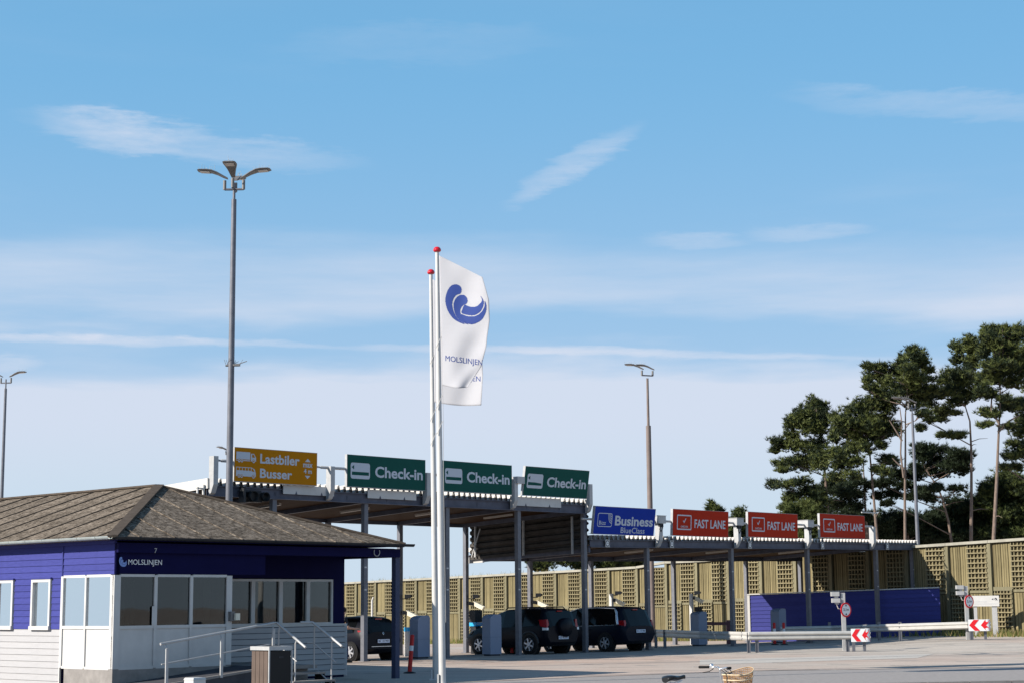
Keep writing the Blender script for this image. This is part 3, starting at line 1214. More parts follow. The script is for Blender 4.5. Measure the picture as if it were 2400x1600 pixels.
for k in range(13):
    z = 1.39 + k * BP
    if z + BP > 3.33:
        break
    if z < 2.50:
        for a, b_ in ((2.14, 2.56), (3.42, 4.18), (5.04, 5.80), (6.66, 7.42), (8.28, YE)):
            left_board(a, b_, z, BP, blue_board)
    else:
        left_board(2.15, YE, z, BP, blue_board)
    if z > 2.55:
        left_board(0.02, 2.11, z + 0.05 if z < 2.6 else z, BP, blue_board)
for k in range(9):
    left_board(2.15, YE, 0.06 + k * BP, BP, white_board)
m = MB()
m.box(0.0, 0.04, 2.11, 2.15, 2.60, 3.32)
m.box(-0.04, 0.04, 0.0, YE, 3.30, 3.40)
m.build('wall_trim', blue_trim, ofc)
m = MB()
m.box(-0.005, 0.04, 2.11, 2.15, 0.0, 1.40)
m.build('wall_trim', white, ofc)

# windows of the left wall
for a in (2.58, 4.20, 5.82, 7.44):
    f = MB()
    b_ = a + 0.82
    f.box(-0.02, 0.10, a, a + 0.07, 1.40, 2.55)
    f.box(-0.02, 0.10, b_ - 0.07, b_, 1.40, 2.55)
    f.box(-0.02, 0.10, a + 0.07, b_ - 0.07, 2.48, 2.55)
    f.box(-0.05, 0.10, a - 0.01, b_ + 0.01, 1.37, 1.46)
    fr = f.build('window', white, ofc)
    g = MB()
    g.box(0.05, 0.06, a + 0.07, b_ - 0.07, 1.46, 2.48)
    g.build('pane', glass_mirror, fr)
    h_ = MB()
    h_.box(-0.035, 0.03, a - 0.03, b_ + 0.03, 2.55, 2.585)
    h_.build('head_trim', blue_trim, fr)

# glazed corner bay: left side
bw = MB()
for a, b_ in ((0.0, 0.13), (2.02, 2.11)):
    bw.box(-0.03, 0.05, a, b_, 0.52, 2.60)
bw.box(-0.03, 0.05, 1.08, 1.14, 0.52, 2.60)
for z0, z1 in ((0.50, 0.56), (1.40, 1.47), (2.56, 2.62)):
    bw.box(-0.025, 0.05, 0.13, 1.08, z0, z1)
    bw.box(-0.025, 0.05, 1.14, 2.02, z0, z1)
fr = bw.build('bay_window', white, ofc)
for a, b_ in ((0.13, 1.08), (1.14, 2.02)):
    g = MB()
    g.box(0.01, 0.02, a, b_, 1.47, 2.56)
    g.build('pane', glass_mirror, fr)
    g = MB()
    g.box(0.0, 0.03, a + 0.002, b_ - 0.002, 0.56, 1.40)
    g.build('panel', white, fr)
# front side
bw = MB()
cols = [(-0.03, 0.14), (1.06, 1.14), (2.06, 2.14), (3.12, 3.28)]
for a, b_ in cols:
    bw.box(a, b_, -0.03, 0.05, 0.52, 2.60)
for i in range(3):
    a, b_ = cols[i][1], cols[i + 1][0]
    for z0, z1 in ((0.50, 0.57), (1.40, 1.47), (2.56, 2.62)):
        bw.box(a, b_, -0.025, 0.05, z0, z1)
fr = bw.build('bay_window', white, ofc)
for i in range(3):
    a, b_ = cols[i][1], cols[i + 1][0]
    g = MB()
    g.box(a, b_, 0.01, 0.02, 1.47, 2.56)
    g.build('pane', glass_dark, fr)
    g = MB()
    g.box(a + 0.002, b_ - 0.002, 0.0, 0.03, 0.57, 1.40)
    g.build('panel', white, fr)
m = MB()
m.box(1.00, 1.06, -0.035, -0.026, 1.47, 1.90)
m.build('sticker', white, ofc)
# blue fascia above the bay
m = MB()
m.box(0.0, 4.3, 0.0, 0.04, 2.625, 3.32)
m.box(-0.01, 8.7, -0.12, -0.04, 3.10, 3.32)
m.box(8.6, 8.68, -0.04, YE, 3.10, 3.32)
m.build('fascia', blue_dark, ofc)
m = MB()
m.box(4.3, 8.6, 0.0, REC, 3.30, 3.33)
m.box(-0.25, 8.7, -0.28, -0.12, 3.36, 3.38)
m.build('porch_ceiling', blue_dark, ofc)
# writing and emblem
lx0, lz0 = fx(300, 1327)
lx1, lz1 = fx(379, 1311)
m = MB()
put_text(m, "MOLSLINJEN", lx0, lz0 + 0.012, lx1 - lx0, lz1 - lz0 - 0.01, -0.012, 0, 0.0)
m.build('lettering', white_refl, ofc)
sx, sz = fx(357, 1290)
m = MB()
put_text(m, "7", sx - 0.03, sz - 0.05, 0.07, 0.11, -0.125, 0, 0.0)
m.build('house_number', steel_lt, ofc)

# ---- emblem shapes (a wave of three drops), in a 0..1 box
_E1 = [(470, 505), (481, 470), (465, 440), (432, 427), (390, 440), (357, 490), (342, 560), (358, 640), (398, 705), (450, 745), (510, 766), (455, 728), (418, 670), (401, 605), (410, 552), (438, 517)]
_E2 = [(520, 595), (532, 572), (525, 540), (500, 518), (465, 520), (432, 545), (413, 590), (415, 640), (433, 695), (473, 742), (540, 768), (500, 733), (476, 690), (470, 650), (480, 620), (500, 602)]
_E3 = [(511, 601), (550, 617), (600, 617), (638, 592), (655, 560), (640, 522), (668, 565), (666, 612), (640, 660), (590, 690), (530, 688), (482, 671), (487, 640), (498, 612)]
_E4 = [(478, 681), (530, 698), (595, 698), (646, 668), (676, 615), (677, 568), (692, 602), (689, 660), (660, 720), (612, 755), (560, 767), (512, 747), (482, 708)]
EMB = [[((x - 342) / 351, (768 - y) / 341) for x, y in sh] for sh in (_E1, _E2, _E3, _E4)]


def smooth_poly(pts, k=5):
    out = []
    n = len(pts)
    for i in range(n):
        p0, p1, p2, p3 = pts[i - 1], pts[i], pts[(i + 1) % n], pts[(i + 2) % n]
        for j in range(k):
            s = j / k
            out.append(tuple(0.5 * (2 * p1[c] + (p2[c] - p0[c]) * s + (2 * p0[c] - 5 * p1[c] + 4 * p2[c] - p3[c]) * s * s + (3 * p1[c] - p0[c] - 3 * p2[c] + p3[c]) * s ** 3) for c in (0, 1)))
    return out


ex0, ez0 = fx(278, 1327)
ex1, ez1 = fx(297, 1304)
m = MB()
for sh in EMB:
    shape(m, [(ex0 + a * (ex1 - ex0), ez0 + b * (ez1 - ez0)) for a, b in smooth_poly(sh, 3)], -0.012)
m.build('emblem', logo_pale, ofc)

# recessed wall of the porch: four windows above white boards
wx = [fx(x, 1400, REC)[0] for x in (545, 592, 657, 721, 779)]
for i in range(4):
    a, b_ = wx[i] - (0.5 if i == 0 else 0), wx[i + 1]
    f = MB()
    f.box(a, a + 0.06, REC - 0.03, REC + 0.08, 1.38, 2.56)
    f.box(b_ - 0.06, b_ - 0.002, REC - 0.03, REC + 0.08, 1.38, 2.56)
    f.box(a + 0.06, b_ - 0.06, REC - 0.03, REC + 0.08, 2.50, 2.56)
    f.box(a + 0.06, b_ - 0.06, REC - 0.03, REC + 0.08, 1.38, 1.44)
    fr = f.build('window', white, ofc)
    g = MB()
    g.box(a + 0.06, b_ - 0.06, REC + 0.03, REC + 0.04, 1.44, 2.50)
    g.build('pane', glass_dark, fr)
XS = fx(811, 1500, REC)[0]
for k in range(9):
    z = 0.06 + k * 0.142
    inst('board', clap(XS - 3.3, 0.128, white_board), ofc, (3.3, REC - 0.01, z))
m = MB()
m.box(XS - 0.05, XS + 0.02, REC - 0.02, REC + 0.03, 0.04, 1.38)
m.box(3.3, XS + 0.02, REC - 0.025, REC + 0.03, 1.34, 1.40)
m.build('wall_trim', white, ofc)

# roof: hipped, felt laid in strips with raised seams
EZ = 3.44
x0, x1, y0, y1 = -0.3, 8.72, -0.3, YE + 0.3
cx = (x0 + x1) / 2
AP = Vector((cx, 4.27, 5.0))
A2 = Vector((cx, y1 - 4.5, 5.0))
c00, c10, c11, c01 = Vector((x0, y0, EZ)), Vector((x1, y0, EZ)), Vector((x1, y1, EZ)), Vector((x0, y1, EZ))
m = MB()
m.add([c00, c10, c11, c01, AP, A2], [(0, 1, 4), (1, 2, 5, 4), (2, 3, 5), (3, 0, 4, 5)])
dn = Vector((0, 0, -0.06))
m.add([c00 + dn, c10 + dn, c11 + dn, c01 + dn, c00, c10, c11, c01], [(3, 2, 1, 0), (0, 1, 5, 4), (1, 2, 6, 5), (2, 3, 7, 6), (3, 0, 4, 7)])
roof = m.build('roof', felt, ofc)


def felt_finish():
    t = felt.node_tree
    b = t.nodes['Principled BSDF']
    src = b.inputs['Base Color'].links[0].from_socket
    co = t.nodes.new('ShaderNodeTexCoord').outputs['Object']
    v = t.nodes.new('ShaderNodeTexNoise')
    v.inputs['Scale'].default_value = 9
    v.inputs['Detail'].default_value = 8
    v.inputs['Roughness'].default_value = 0.8
    t.links.new(co, v.inputs[0])
    r = t.nodes.new('ShaderNodeValToRGB')
    r.color_ramp.elements[0].position = 0.42
    r.color_ramp.elements[0].color = (0.45, 0.42, 0.38, 1)
    r.color_ramp.elements[1].position = 0.60
    r.color_ramp.elements[1].color = (1.9, 1.85, 1.75, 1)
    t.links.new(v.outputs[0], r.inputs[0])
    mx = t.nodes.new('ShaderNodeMix')
    mx.data_type = 'RGBA'
    mx.blend_type = 'MULTIPLY'
    mx.inputs[0].default_value = 1.0
    t.links.new(src, mx.inputs[6])
    t.links.new(r.outputs[0], mx.inputs[7])
    t.links.new(mx.outputs[2], b.inputs['Base Color'])


felt_finish()
up = Vector((0, 0, 0.012))
k = 0
y = 0.35
while y < YE:
    # left plane: from eave up to hip or ridge
    top_x = min(cx, x0 + (y - y0) * (cx - x0) / (AP.y - y0)) if y < AP.y else cx
    zt = EZ + (top_x - x0) / (cx - x0) * (AP.z - EZ)
    m = MB()
    m.bar(Vector((x0 + 0.02, y, EZ)) + up, Vector((top_x, y, zt)) + up, 0.045, 0.028)
    m.build('roof_seam', felt_trim, roof)
    y += 1.12
xx = x0 + 0.75
while xx < x1 - 0.5:
    s = (xx - x0) / (cx - x0) if xx < cx else (x1 - xx) / (x1 - cx)
    m = MB()
    m.bar(Vector((xx, y0 + 0.02, EZ)) + up, Vector((xx, y0 + s * (AP.y - y0), EZ + s * (AP.z - EZ))) + up, 0.05, 0.022)
    m.build('roof_seam', felt, roof)
    xx += 0.98
for a, b_ in ((c00, AP), (c10, AP), (AP, A2)):
    m = MB()
    m.bar(a + up, b_ + up, 0.24, 0.05)
    m.build('hip_cap', felt_trim, roof)
# gutters
m = MB()
hp = [(0.07 * math.cos(math.pi + math.pi * i / 8), 0.07 * math.sin(math.pi + math.pi * i / 8)) for i in range(9)]
for a, b_ in ((Vector((x0 - 0.06, y0, EZ + 0.01)), Vector((x0 - 0.06, y1, EZ + 0.01))),):
    vs = []
    for p in (a, b_):
        vs += [(p.x + q[0], p.y, p.z + q[1]) for q in hp]
    m.add(vs, [(i, i + 1, i + 10, i + 9) for i in range(8)], 0, True)
for k in range(34):
    yy = y0 + 0.5 + k * 0.72
    m.add([(x0 - 0.06 + q[0] * 1.08, yy + d, EZ + 0.01 + q[1] * 1.08) for d in (0, 0.03) for q in hp], [(i, i + 1, i + 10, i + 9) for i in range(8)])
m.build('gutter', zinc, ofc, fix=False)
m = MB()
vs = []
for px_ in (x0, x1 + 0.22):
    vs += [(px_, y0 - 0.06 + q[0], EZ - 0.0 + q[1]) for q in hp]
m.add(vs, [(i, i + 1, i + 10, i + 9) for i in range(8)], 0, True)
m.build('gutter', dark_metal, ofc, fix=False)
m = MB()
p = fx(927, 1587, 0.0)
m.box(p[0] - 0.075, p[0] + 0.075, 0.0 - 0.075, 0.075, 0.0, 3.10)
m.build('porch_post', mat('porch_post_paint', (0.055, 0.065, 0.12), 0.5, var=0.1), ofc)
m = MB()
p = fx(882, 1293, -0.12)
m.tube([(p[0] + 0.10 * math.sin(a), -0.14, p[1] - 0.10 * math.cos(a)) for a in np.linspace(-2.2, 2.2, 12)], 0.012, 6)
m.build('cable_loop', steel_lt, ofc)
m = MB()
p = fx(541, 1442, 0.0)
m.box(p[0] - 0.10, p[0] + 0.03, -0.12, -0.032, p[1] - 0.12, p[1] + 0.10, 0)
m.box(p[0] + 0.0, p[0] + 0.12, -0.20, -0.13, p[1] - 0.10, p[1] + 0.06, 1)
m.build('intercom', [lamp_grey, cam_white], ofc)

# ---- ramp, landing and steps in front of the office
rp = thing('access_ramp', 'concrete ramp, landing and steps in front of the ticket office', 'ramp', WB, TB)
m = MB()
m.add([(-0.6, -1.45, 0.0), (3.4, -1.45, 0.0), (3.4, -1.45, 0.50), (-0.6, -1.45, 0.12), (-0.6, -0.05, 0.0), (3.4, -0.05, 0.0), (3.4, -0.05, 0.50), (-0.6, -0.05, 0.12)],
      [(0, 1, 2, 3), (3, 2, 6, 7), (4, 7, 6, 5), (0, 3, 7, 4), (1, 5, 6, 2)])
m.build('ramp_slab', dark_conc, rp)
m = MB()
m.add([(-0.6, -1.47, 0.13), (3.4, -1.47, 0.51), (3.4, -1.40, 0.51), (-0.6, -1.40, 0.13), (-0.6, -1.47, 0.05), (3.4, -1.47, 0.47), (3.4, -1.40, 0.47), (-0.6, -1.40, 0.05)],
      [(0, 1, 2, 3), (4, 5, 1, 0), (7, 3, 2, 6)])
m.build('ramp_edge', concrete, rp)
m = MB()
m.box(3.41, 4.75, -1.42, REC - 0.06, 0.42, 0.50)
m.box(3.5, 4.65, -1.2, 1.2, 0.0, 0.42)
m.build('landing', concrete, rp)
for k in range(2):
    m = MB()
    v = -1.43 - 0.36 * k
    m.box(3.44, 4.70, v - 0.36, v - 0.01, 0.30 - 0.17 * k, 0.345 - 0.17 * k)
    m.build('step', concrete, rp)
    m = MB()
    for xx in (3.46, 4.66):
        m.box(xx, xx + 0.03, v - 0.34, v - 0.01, 0.12 - 0.12 * k, 0.30 - 0.17 * k)
    m.build('step_bracket', dark_metal, rp)

hr = thing('ramp_handrail', 'long galvanised handrail rising along the ramp and down the left of the steps', 'handrail', WB, TB, 'handrails of the ticket office ramp')
m = MB()
m.tube([(0.26, -1.4, 1.08), (3.42, -1.4, 1.49), (3.50, -1.43, 1.49), (3.50, -2.46, 0.94)], 0.030, 10)
m.build('top_rail', steel_lt, hr)
m = MB()
m.tube([(0.30, -1.4, 0.645), (3.38, -1.4, 1.01)], 0.016, 8)
m.tube([(3.50, -1.45, 1.00), (3.50, -2.15, 0.62)], 0.016, 8)
m.build('mid_rail', steel_lt, hr)
for x_, z0, z1 in ((0.39, 0.12, 1.08), (1.88, 0.30, 1.27), (3.37, 0.45, 1.46)):
    m = MB()
    m.box(x_ - 0.035, x_ + 0.035, -1.485, -1.455, z0, z1 - 0.10)
    m.tube([(x_, -1.47, z1 - 0.10), (x_, -1.40, z1)], 0.012, 6)
    m.build('baluster', steel_lt, hr)
for v, z0, z1 in ((-1.50, 0.30, 1.45), (-2.10, 0.05, 1.13)):
    m = MB()
    m.tube([(3.50, v, z0), (3.50, v, z1 - 0.10), (3.50, v - 0.05, z1 - 0.03)], 0.018, 8)
    m.build('baluster', steel_lt, hr)
hr2 = thing('step_handrail', 'short galvanised handrail on the right of the steps', 'handrail', WB, TB, 'handrails of the ticket office ramp')
m = MB()
m.tube([(4.24, -1.4, 1.49), (4.56, -1.4, 1.49), (4.60, -1.43, 1.48), (4.60, -2.46, 0.94)], 0.030, 10)
m.build('top_rail', steel_lt, hr2)
m = MB()
m.tube([(4.40, -1.45, 1.02), (4.60, -1.45, 1.01), (4.60, -2.25, 0.58)], 0.016, 8)
m.tube([(4.60, -1.62, 0.36), (4.60, -2.10, 0.08)], 0.016, 8)
m.build('mid_rail', steel_lt, hr2)
for v, z0, z1 in ((-1.48, 0.40, 1.46), (-2.10, 0.06, 1.13)):
    m = MB()
    m.tube([(4.60, v, z0), (4.60, v, z1 - 0.10), (4.60, v - 0.05, z1 - 0.03)], 0.018, 8)
    m.build('baluster', steel_lt, hr2)

# litter bin clad in brown slats
bp_ = onz(636, 1514, 1.02)
bn = thing('litter_bin', 'brown slatted litter bin with a metal lid in front of the ramp', 'bin', (bp_.x, bp_.y, 0), TB)
m = MB()
m.box(-0.29, 0.29, -0.29, 0.29, 0.05, 0.93)
m.build('bin_body', black, bn)
m = MB()
m.box(-0.32, 0.32, -0.32, 0.32, 0.95, 1.03)
m.box(-0.14, 0.14, -0.14, 0.14, 1.03, 1.035, 1)
m.build('bin_lid', [steel_lt, black], bn)
sm = MB()
sm.box(-0.012, 0.012, -0.062, 0.062, 0.06, 0.93)
sme = sm.mesh('slat', brown_slat)
for i in range(4):
    c = -0.205 + i * 0.137
    inst('slat', sme, bn, (-0.302, c, 0))
    inst('slat', sme, bn, (0.302, c, 0))
    inst('slat', sme, bn, (c, 0.302, 0), (0, 0, math.pi / 2))
m = MB()
m.box(-0.28, 0.28, -0.31, -0.29, 0.06, 0.93)
m.box(-0.05, 0.08, -0.315, -0.31, 0.78, 0.82, 1)
m.build('bin_door', [black, dark_metal], bn)
for sx_ in (-0.31, 0.31):
    m = MB()
    m.box(sx_ - 0.014, sx_ + 0.014, -0.325, -0.297, 0.0, 0.95)
    m.build('corner_strip', steel_lt, bn)

bp_ = onz(457, 1586.5, 0.78)
wp = thing('white_post', 'square white bollard in front of the ramp, cut off by the lower edge', 'bollard', (bp_.x, bp_.y, 0), TB)
m = MB()
m.box(-0.12, 0.12, -0.12, 0.12, 0, 0.75)
m.build('shaft', white, wp)
m = MB()
m.add([(-0.13, -0.13, 0.75), (0.13, -0.13, 0.75), (0.13, 0.13, 0.75), (-0.13, 0.13, 0.75), (-0.11, -0.11, 0.78), (0.11, -0.11, 0.78), (0.11, 0.11, 0.78), (-0.11, 0.11, 0.78)],
      [(0, 1, 5, 4), (1, 2, 6, 5), (2, 3, 7, 6), (3, 0, 4, 7), (4, 5, 6, 7), (3, 2, 1, 0)])
m.build('cap', white, wp)

# ------------------------------------------------------------------ street lamps


def lamp_head(parent, az, r0, z0, sc=0.86, off=(0, 0)):
    """flat curved LED head on a short upright, reaching outwards along az"""
    ca, sa = math.cos(az), math.sin(az)

    def P(x, y, z):
        return (off[0] + (r0 + x) * ca - y * sa, off[1] + (r0 + x) * sa + y * ca, z0 + z)
    m = MB()
    m.tube([P(0, 0, -0.34), P(0, 0, -0.06)], 0.055 * sc, 8)
    st = [(-0.10, 0.0, 0.07, 0.05), (0.05, 0.07, 0.10, 0.075), (0.25, 0.18, 0.15, 0.08), (0.45, 0.255, 0.21, 0.075), (0.60, 0.275, 0.235, 0.07), (0.86, 0.285, 0.225, 0.055), (0.93, 0.285, 0.17, 0.03)]
    vs = []
    for x, z, hw, th in st:
        for q in ((-1, 0), (-0.75, 1), (0.75, 1), (1, 0), (0.8, -1), (-0.8, -1)):
            vs.append(P(x * sc, hw * q[0] * sc, (z + (th * 0.5 if q[1] > 0 else (-th * 0.5 if q[1] < 0 else 0))) * sc))
    fs = []
    for i in range(len(st) - 1):
        for j in range(6):
            a, b = i * 6 + j, i * 6 + (j + 1) % 6
            fs.append((a, b, b + 6, a + 6))
    fs += [tuple(range(6)), tuple(range(len(vs) - 6, len(vs)))]
    m.add(vs, fs, 0, False)
    h_ = m.build('lamp_head', lamp_grey, parent)
    m = MB()
    vs = [P(x * sc, y * sc, z * sc) for x, y, z in ((0.52, -0.15, 0.225), (0.84, -0.15, 0.245), (0.84, 0.15, 0.245), (0.52, 0.15, 0.225))]
    lo = [(p[0], p[1], p[2] - 0.012) for p in vs]
    m.add(vs + lo, [(0, 1, 2, 3), (7, 6, 5, 4), (0, 4, 5, 1), (1, 5, 6, 2), (2, 6, 7, 3), (3, 7, 4, 0)])
    m.build('lens', lens_m, h_)
    m = MB()
    for i in range(7):
        x = 0.35 + 0.09 * i
        a = P(x * sc, 0, 0.30 * sc)
        b = P(x * sc + random.uniform(-.03, .05), random.uniform(-.1, .1), 0.30 * sc + random.uniform(.08, .16))
        m.tube([a, b], 0.004, 4)
    m.build('bird_spikes', steel_lt, h_)


def street_lamp(label, px, py, Y, heads, r_base, r_top, pm, sleeve=None, arms=0.28, pair=None):
    top = at(px, py, Y)
    g = zf(top.x, Y)
    t_ = thing('street_lamp', label, 'street lamp', (top.x, Y, g), 0, 'street lamps of the terminal')
    H = top.z - g
    m = MB()
    if sleeve:
        m.tube([(0, 0, 0), (0, 0, H * sleeve)], [r_base, r_base * 0.85], 14)
        m.tube([(0, 0, H * sleeve - 0.02), (0, 0, H - 0.3)], [r_top * 1.0, r_top * 0.85], 12)
    else:
        m.tube([(0, 0, 0), (0, 0, H - 0.45)], [r_base, r_top], 16)
        m.tube([(0, 0, H - 0.5), (0, 0, H + 0.05)], r_top * 0.55, 10)
    m.build('pole', pm, t_)
    m = MB()
    if pair:
        m.tube([(-pair[0], -pair[1], H - 0.15), (pair[0], pair[1], H - 0.15)], 0.035, 8)
    for az in ([] if pair else heads):
        m.tube([(0, 0, H - 0.15), (arms * math.cos(az), arms * math.sin(az), H - 0.15)], 0.035, 8)
    m.build('cross_arm', pm, t_)
    for i_, az in enumerate(heads):
        if pair:
            k_ = 1 if i_ else -1
            lamp_head(t_, az, 0.0, H + 0.18, 1.0, (pair[0] * k_, pair[1] * k_))
        else:
            lamp_head(t_, az, arms, H + 0.18)
    return t_, H


R_ = math.radians
big, H = street_lamp('tall four-headed street lamp standing behind the roof of the ticket office', 549, 433, 49.0,
                     [R_(180), R_(-5), R_(-90), R_(90)], 0.115, 0.075, steel)
m = MB()
zb = at(546, 856, 49.0).z
m.tube([(-0.16, -0.02, zb), (0.22, -0.04, zb)], 0.03, 8)
m.box(0.06, 0.26, -0.10, 0.02, zb - 0.02, zb + 0.035)
for i in range(14):
    x = -0.15 + 0.03 * i
    m.tube([(x, -0.02, zb + 0.02), (x + random.uniform(-.12, .2), random.uniform(-.15, .15), zb + random.uniform(0.02, .20))], 0.006, 4)
m.tube([(0.1, -0.03, zb), (0.46, -0.05, zb + 0.12)], 0.012, 6)
m.build('spike_bracket', lamp_grey, big)
street_lamp('two-headed street lamp at the far left edge, cut off by the picture edge', 14, 890, 90.0, [R_(170), R_(-5)], 0.12, 0.07, steel)
street_lamp('two-headed street lamp rising behind the blue Business sign', 1517, 873, 92.0, [R_(172), R_(172)], 0.16, 0.075, brown_pole, 0.80, 0.30, (0.30, 0.12))
street_lamp('street lamp standing among the pine trunks at the end of the low canopy', 2137, 950, 96.0, [R_(170), R_(170)], 0.13, 0.07, steel, None, 0.2, (0.22, 0.15))
street_lamp('distant street lamp whose head just shows above the yellow sign', 537, 1060, 135.0, [R_(140), R_(215)], 0.13, 0.07, steel)

# ------------------------------------------------------------------ flagpoles and flags
PF1 = gp(1037, 1604)
PF2 = gp(1022, 1592)


def flagpole(label, base, tx, ty):
    top = at(tx, ty, base.y)
    t_ = thing('flagpole', label, 'flagpole', base, 0, 'white flagpoles')
    d = top - base
    m = MB()
    m.tube([(0, 0, 0), d * 0.5, d], [0.085, 0.068, 0.045], 16)
    m.build('pole', white, t_)
    m = MB()
    prof = [(0.02, -0.02), (0.075, -0.01), (0.098, 0.02), (0.098, 0.045), (0.08, 0.085), (0.05, 0.11), (0.005, 0.122)]
    m.lathe(prof, 18, d)
    m.build('finial', red_gloss, t_)
    m = MB()
    m.box(-0.16, 0.16, -0.16, 0.16, 0, 0.03)
    m.box(-0.12, -0.08, -0.1, 0.1, 0.03, 0.25)
    m.build('foot', white, t_)
    m = MB()
    z0 = d.z
    m.tube([d * 0.97 + Vector((0.06, -0.05, 0)), d * 0.78 + Vector((0.09, -0.07, 0)), d * 0.6 + Vector((0.10, -0.07, 0)), d * 0.45 + Vector((0.09, -0.08, 0)), d * 0.14 + Vector((0.10, -0.06, 0))], 0.006, 5)
    for f_ in (0.80, 0.66, 0.60):
        m.tube([d * f_ + Vector((0.09, -0.06, 0)), d * (f_ - 0.02) + Vector((-0.06, -0.085, -0.12))], 0.008, 5)
    m.build('halyard', steel_lt, t_)
    return t_


flagpole('taller looking white flagpole with a red cap, in front with the emblem flag', PF1, 1024.5, 590)
flagpole('white flagpole with a red cap standing just behind the front flagpole', PF2, 1010, 642)


def interp(tab, t):
    for i in range(len(tab) - 1):
        if t <= tab[i + 1][0]:
            a, b = tab[i], tab[i + 1]
            s = (t - a[0]) / (b[0] - a[0])
            s = max(0, min(1, s))
            return tuple(a[k] + (b[k] - a[k]) * s for k in range(1, len(a)))
    return tab[-1][1:]


def make_flag(label, Y, LT, RT, ph, name='flag'):
    def pxy(s, t):
        lx, ly = interp(LT, t)
        rx, ry = interp(RT, t)
        sag = 4 * math.sin(math.pi * s) * t
        return lx + (rx - lx) * s, ly + (ry - ly) * s + sag

    def F(s, t, off=0.0):
        x, y = pxy(s, t)
        dep = 0.07 * s * math.sin(5.2 * s - 3.6 * t + ph) + 0.035 * s * math.sin(9 * s + 11 * t + ph * 2) - 0.45 * s + 0.06 * math.sin(6 * t + 2 * s + ph) * s
        dep += 0.022 * math.sin(14 * t - 6 * s) * s * t
        return at(x, y, Y - 0.06 + dep - off)

    def inv(px, py):
        s, t = 0.5, 0.5
        for _ in range(30):
            x, y = pxy(s, t)
            lx, ly = interp(LT, t)
            rx, ry = interp(RT, t)
            s = max(0, min(1, s + (px - x) / (rx - lx) * 0.8))
            t = max(0, min(1, t + (py - y) / 300.0 * 0.8))
        return s, t
    o = F(0, 0)
    t_ = thing(name, label, 'flag', o, 0, 'white company flags')
    NS, NT = 36, 72
    m = MB()
    vs = [F(i / NS, j / NT) - o for j in range(NT + 1) for i in range(NS + 1)]
    m.add(vs, [(j * (NS + 1) + i, j * (NS + 1) + i + 1, (j + 1) * (NS + 1) + i + 1, (j + 1) * (NS + 1) + i) for j in range(NT) for i in range(NS)], 0, True)
    c = m.build('cloth', cloth_m, t_, fix=False)
    c.modifiers.new('thickness', 'SOLIDIFY').thickness = 0.003
    return t_, F, inv, o


def inside(p, poly):
    x, y = p
    c = False
    j = len(poly) - 1
    for i in range(len(poly)):
        xi, yi = poly[i]
        xj, yj = poly[j]
        if (yi > y) != (yj > y) and x < (xj - xi) * (y - yi) / (yj - yi) + xi:
            c = not c
        j = i
    return c


LT1 = [(0, 1029, 599), (1, 1036, 902)]
RT1 = [(0, 1131, 650), (0.2, 1146, 703), (0.36, 1148, 752), (0.5, 1142, 790), (0.62, 1140, 812), (0.82, 1128, 858), (1, 1096, 907)]
fl, F1, inv1, o1 = make_flag('white flag with blue wave emblem and MOLSLINJEN flying from the front pole', PF1.y, LT1, RT1, 0.4)


def flag_print(t_, F, inv, o, box, txt):
    m = MB()
    if box:
        bx0, by0, bx1, by1 = box
        n = 110
        for sh in EMB:
            poly = smooth_poly(sh, 5)
            xs = [p[0] for p in poly]
            ys = [p[1] for p in poly]
            for i in range(int(min(xs) * n), int(max(xs) * n) + 1):
                for j in range(int(min(ys) * n), int(max(ys) * n) + 1):
                    if inside(((i + .5) / n, (j + .5) / n), poly):
                        q = []
                        for a, b in ((i, j), (i + 1, j), (i + 1, j + 1), (i, j + 1)):
                            s, t = cache_inv(inv, bx0 + (bx1 - bx0) * a / n, by1 + (by0 - by1) * b / n)
                            q.append(F(s, t, 0.008) - o)
                        m.add(q, [(0, 1, 2, 3)])
        m.build('emblem', letter_blue, t_, fix=False)
    m = MB()
    (ax, ay), (cx_, cy), hh = txt

    def fn(a, b):
        x = ax + (cx_ - ax) * a
        y = ay + (cy - ay) * a - hh * b
        s, t = inv(x, y)
        return F(s, t, 0.008) - o
    vs, fs = text_geo("MOLSLINJEN", 0.0)
    m.add([fn(a, b) for a, b in vs], fs)
    m.build('lettering', letter_blue, t_, fix=False)


_ic = {}


def cache_inv(inv, x, y):
    k = (round(x, 3), round(y, 3), id(inv))
    if k not in _ic:
        _ic[k] = inv(x, y)
    return _ic[k]


flag_print(fl, F1, inv1, o1, (1043.7, 667, 1140, 760.5), ((1044, 849), (1131, 860), 17))
LT2 = [(0, 1014, 655), (1, 1018, 942)]
RT2 = [(0, 1112, 700), (0.4, 1128, 790), (0.8, 1132, 880), (1, 1128, 949)]
fl2, F2, inv2, o2 = make_flag('white flag half hidden behind the front flag, hanging a little lower', PF2.y, LT2, RT2, 2.1)
flag_print(fl2, F2, inv2, o2, None, ((1038, 893), (1126, 897), 16))

# ------------------------------------------------------------------ timber noise fence
FA, FB = at(850, 1413, 121.0), at(2334, 1400, 80.3)
FA.z = FB.z = 0
ft = (FB - FA).normalized()                  # towards the right and nearer
fang = math.atan2(ft.y, ft.x)
fn_ = Vector((ft.y, -ft.x, 0))               # towards the camera
if fn_.y > 0:
    fn_ = -fn_
BAYW = 2.404
s_post = (FB - FA).length - 0.17
TOPS = [(700, 1373), (850, 1364.5), (1250, 1343.6), (1500, 1329.8)]
TOPS2 = [(1500, 1321), (1638, 1315), (2158, 1281), (2400, 1264.6), (2600, 1251)]


def px_of(p):
    q = RC.transposed() @ (Vector(p) - Vector((0, 0, EYE)))
    return 1200 + 4000 * q.x / -q.z, 800 - 4000 * q.y / -q.z


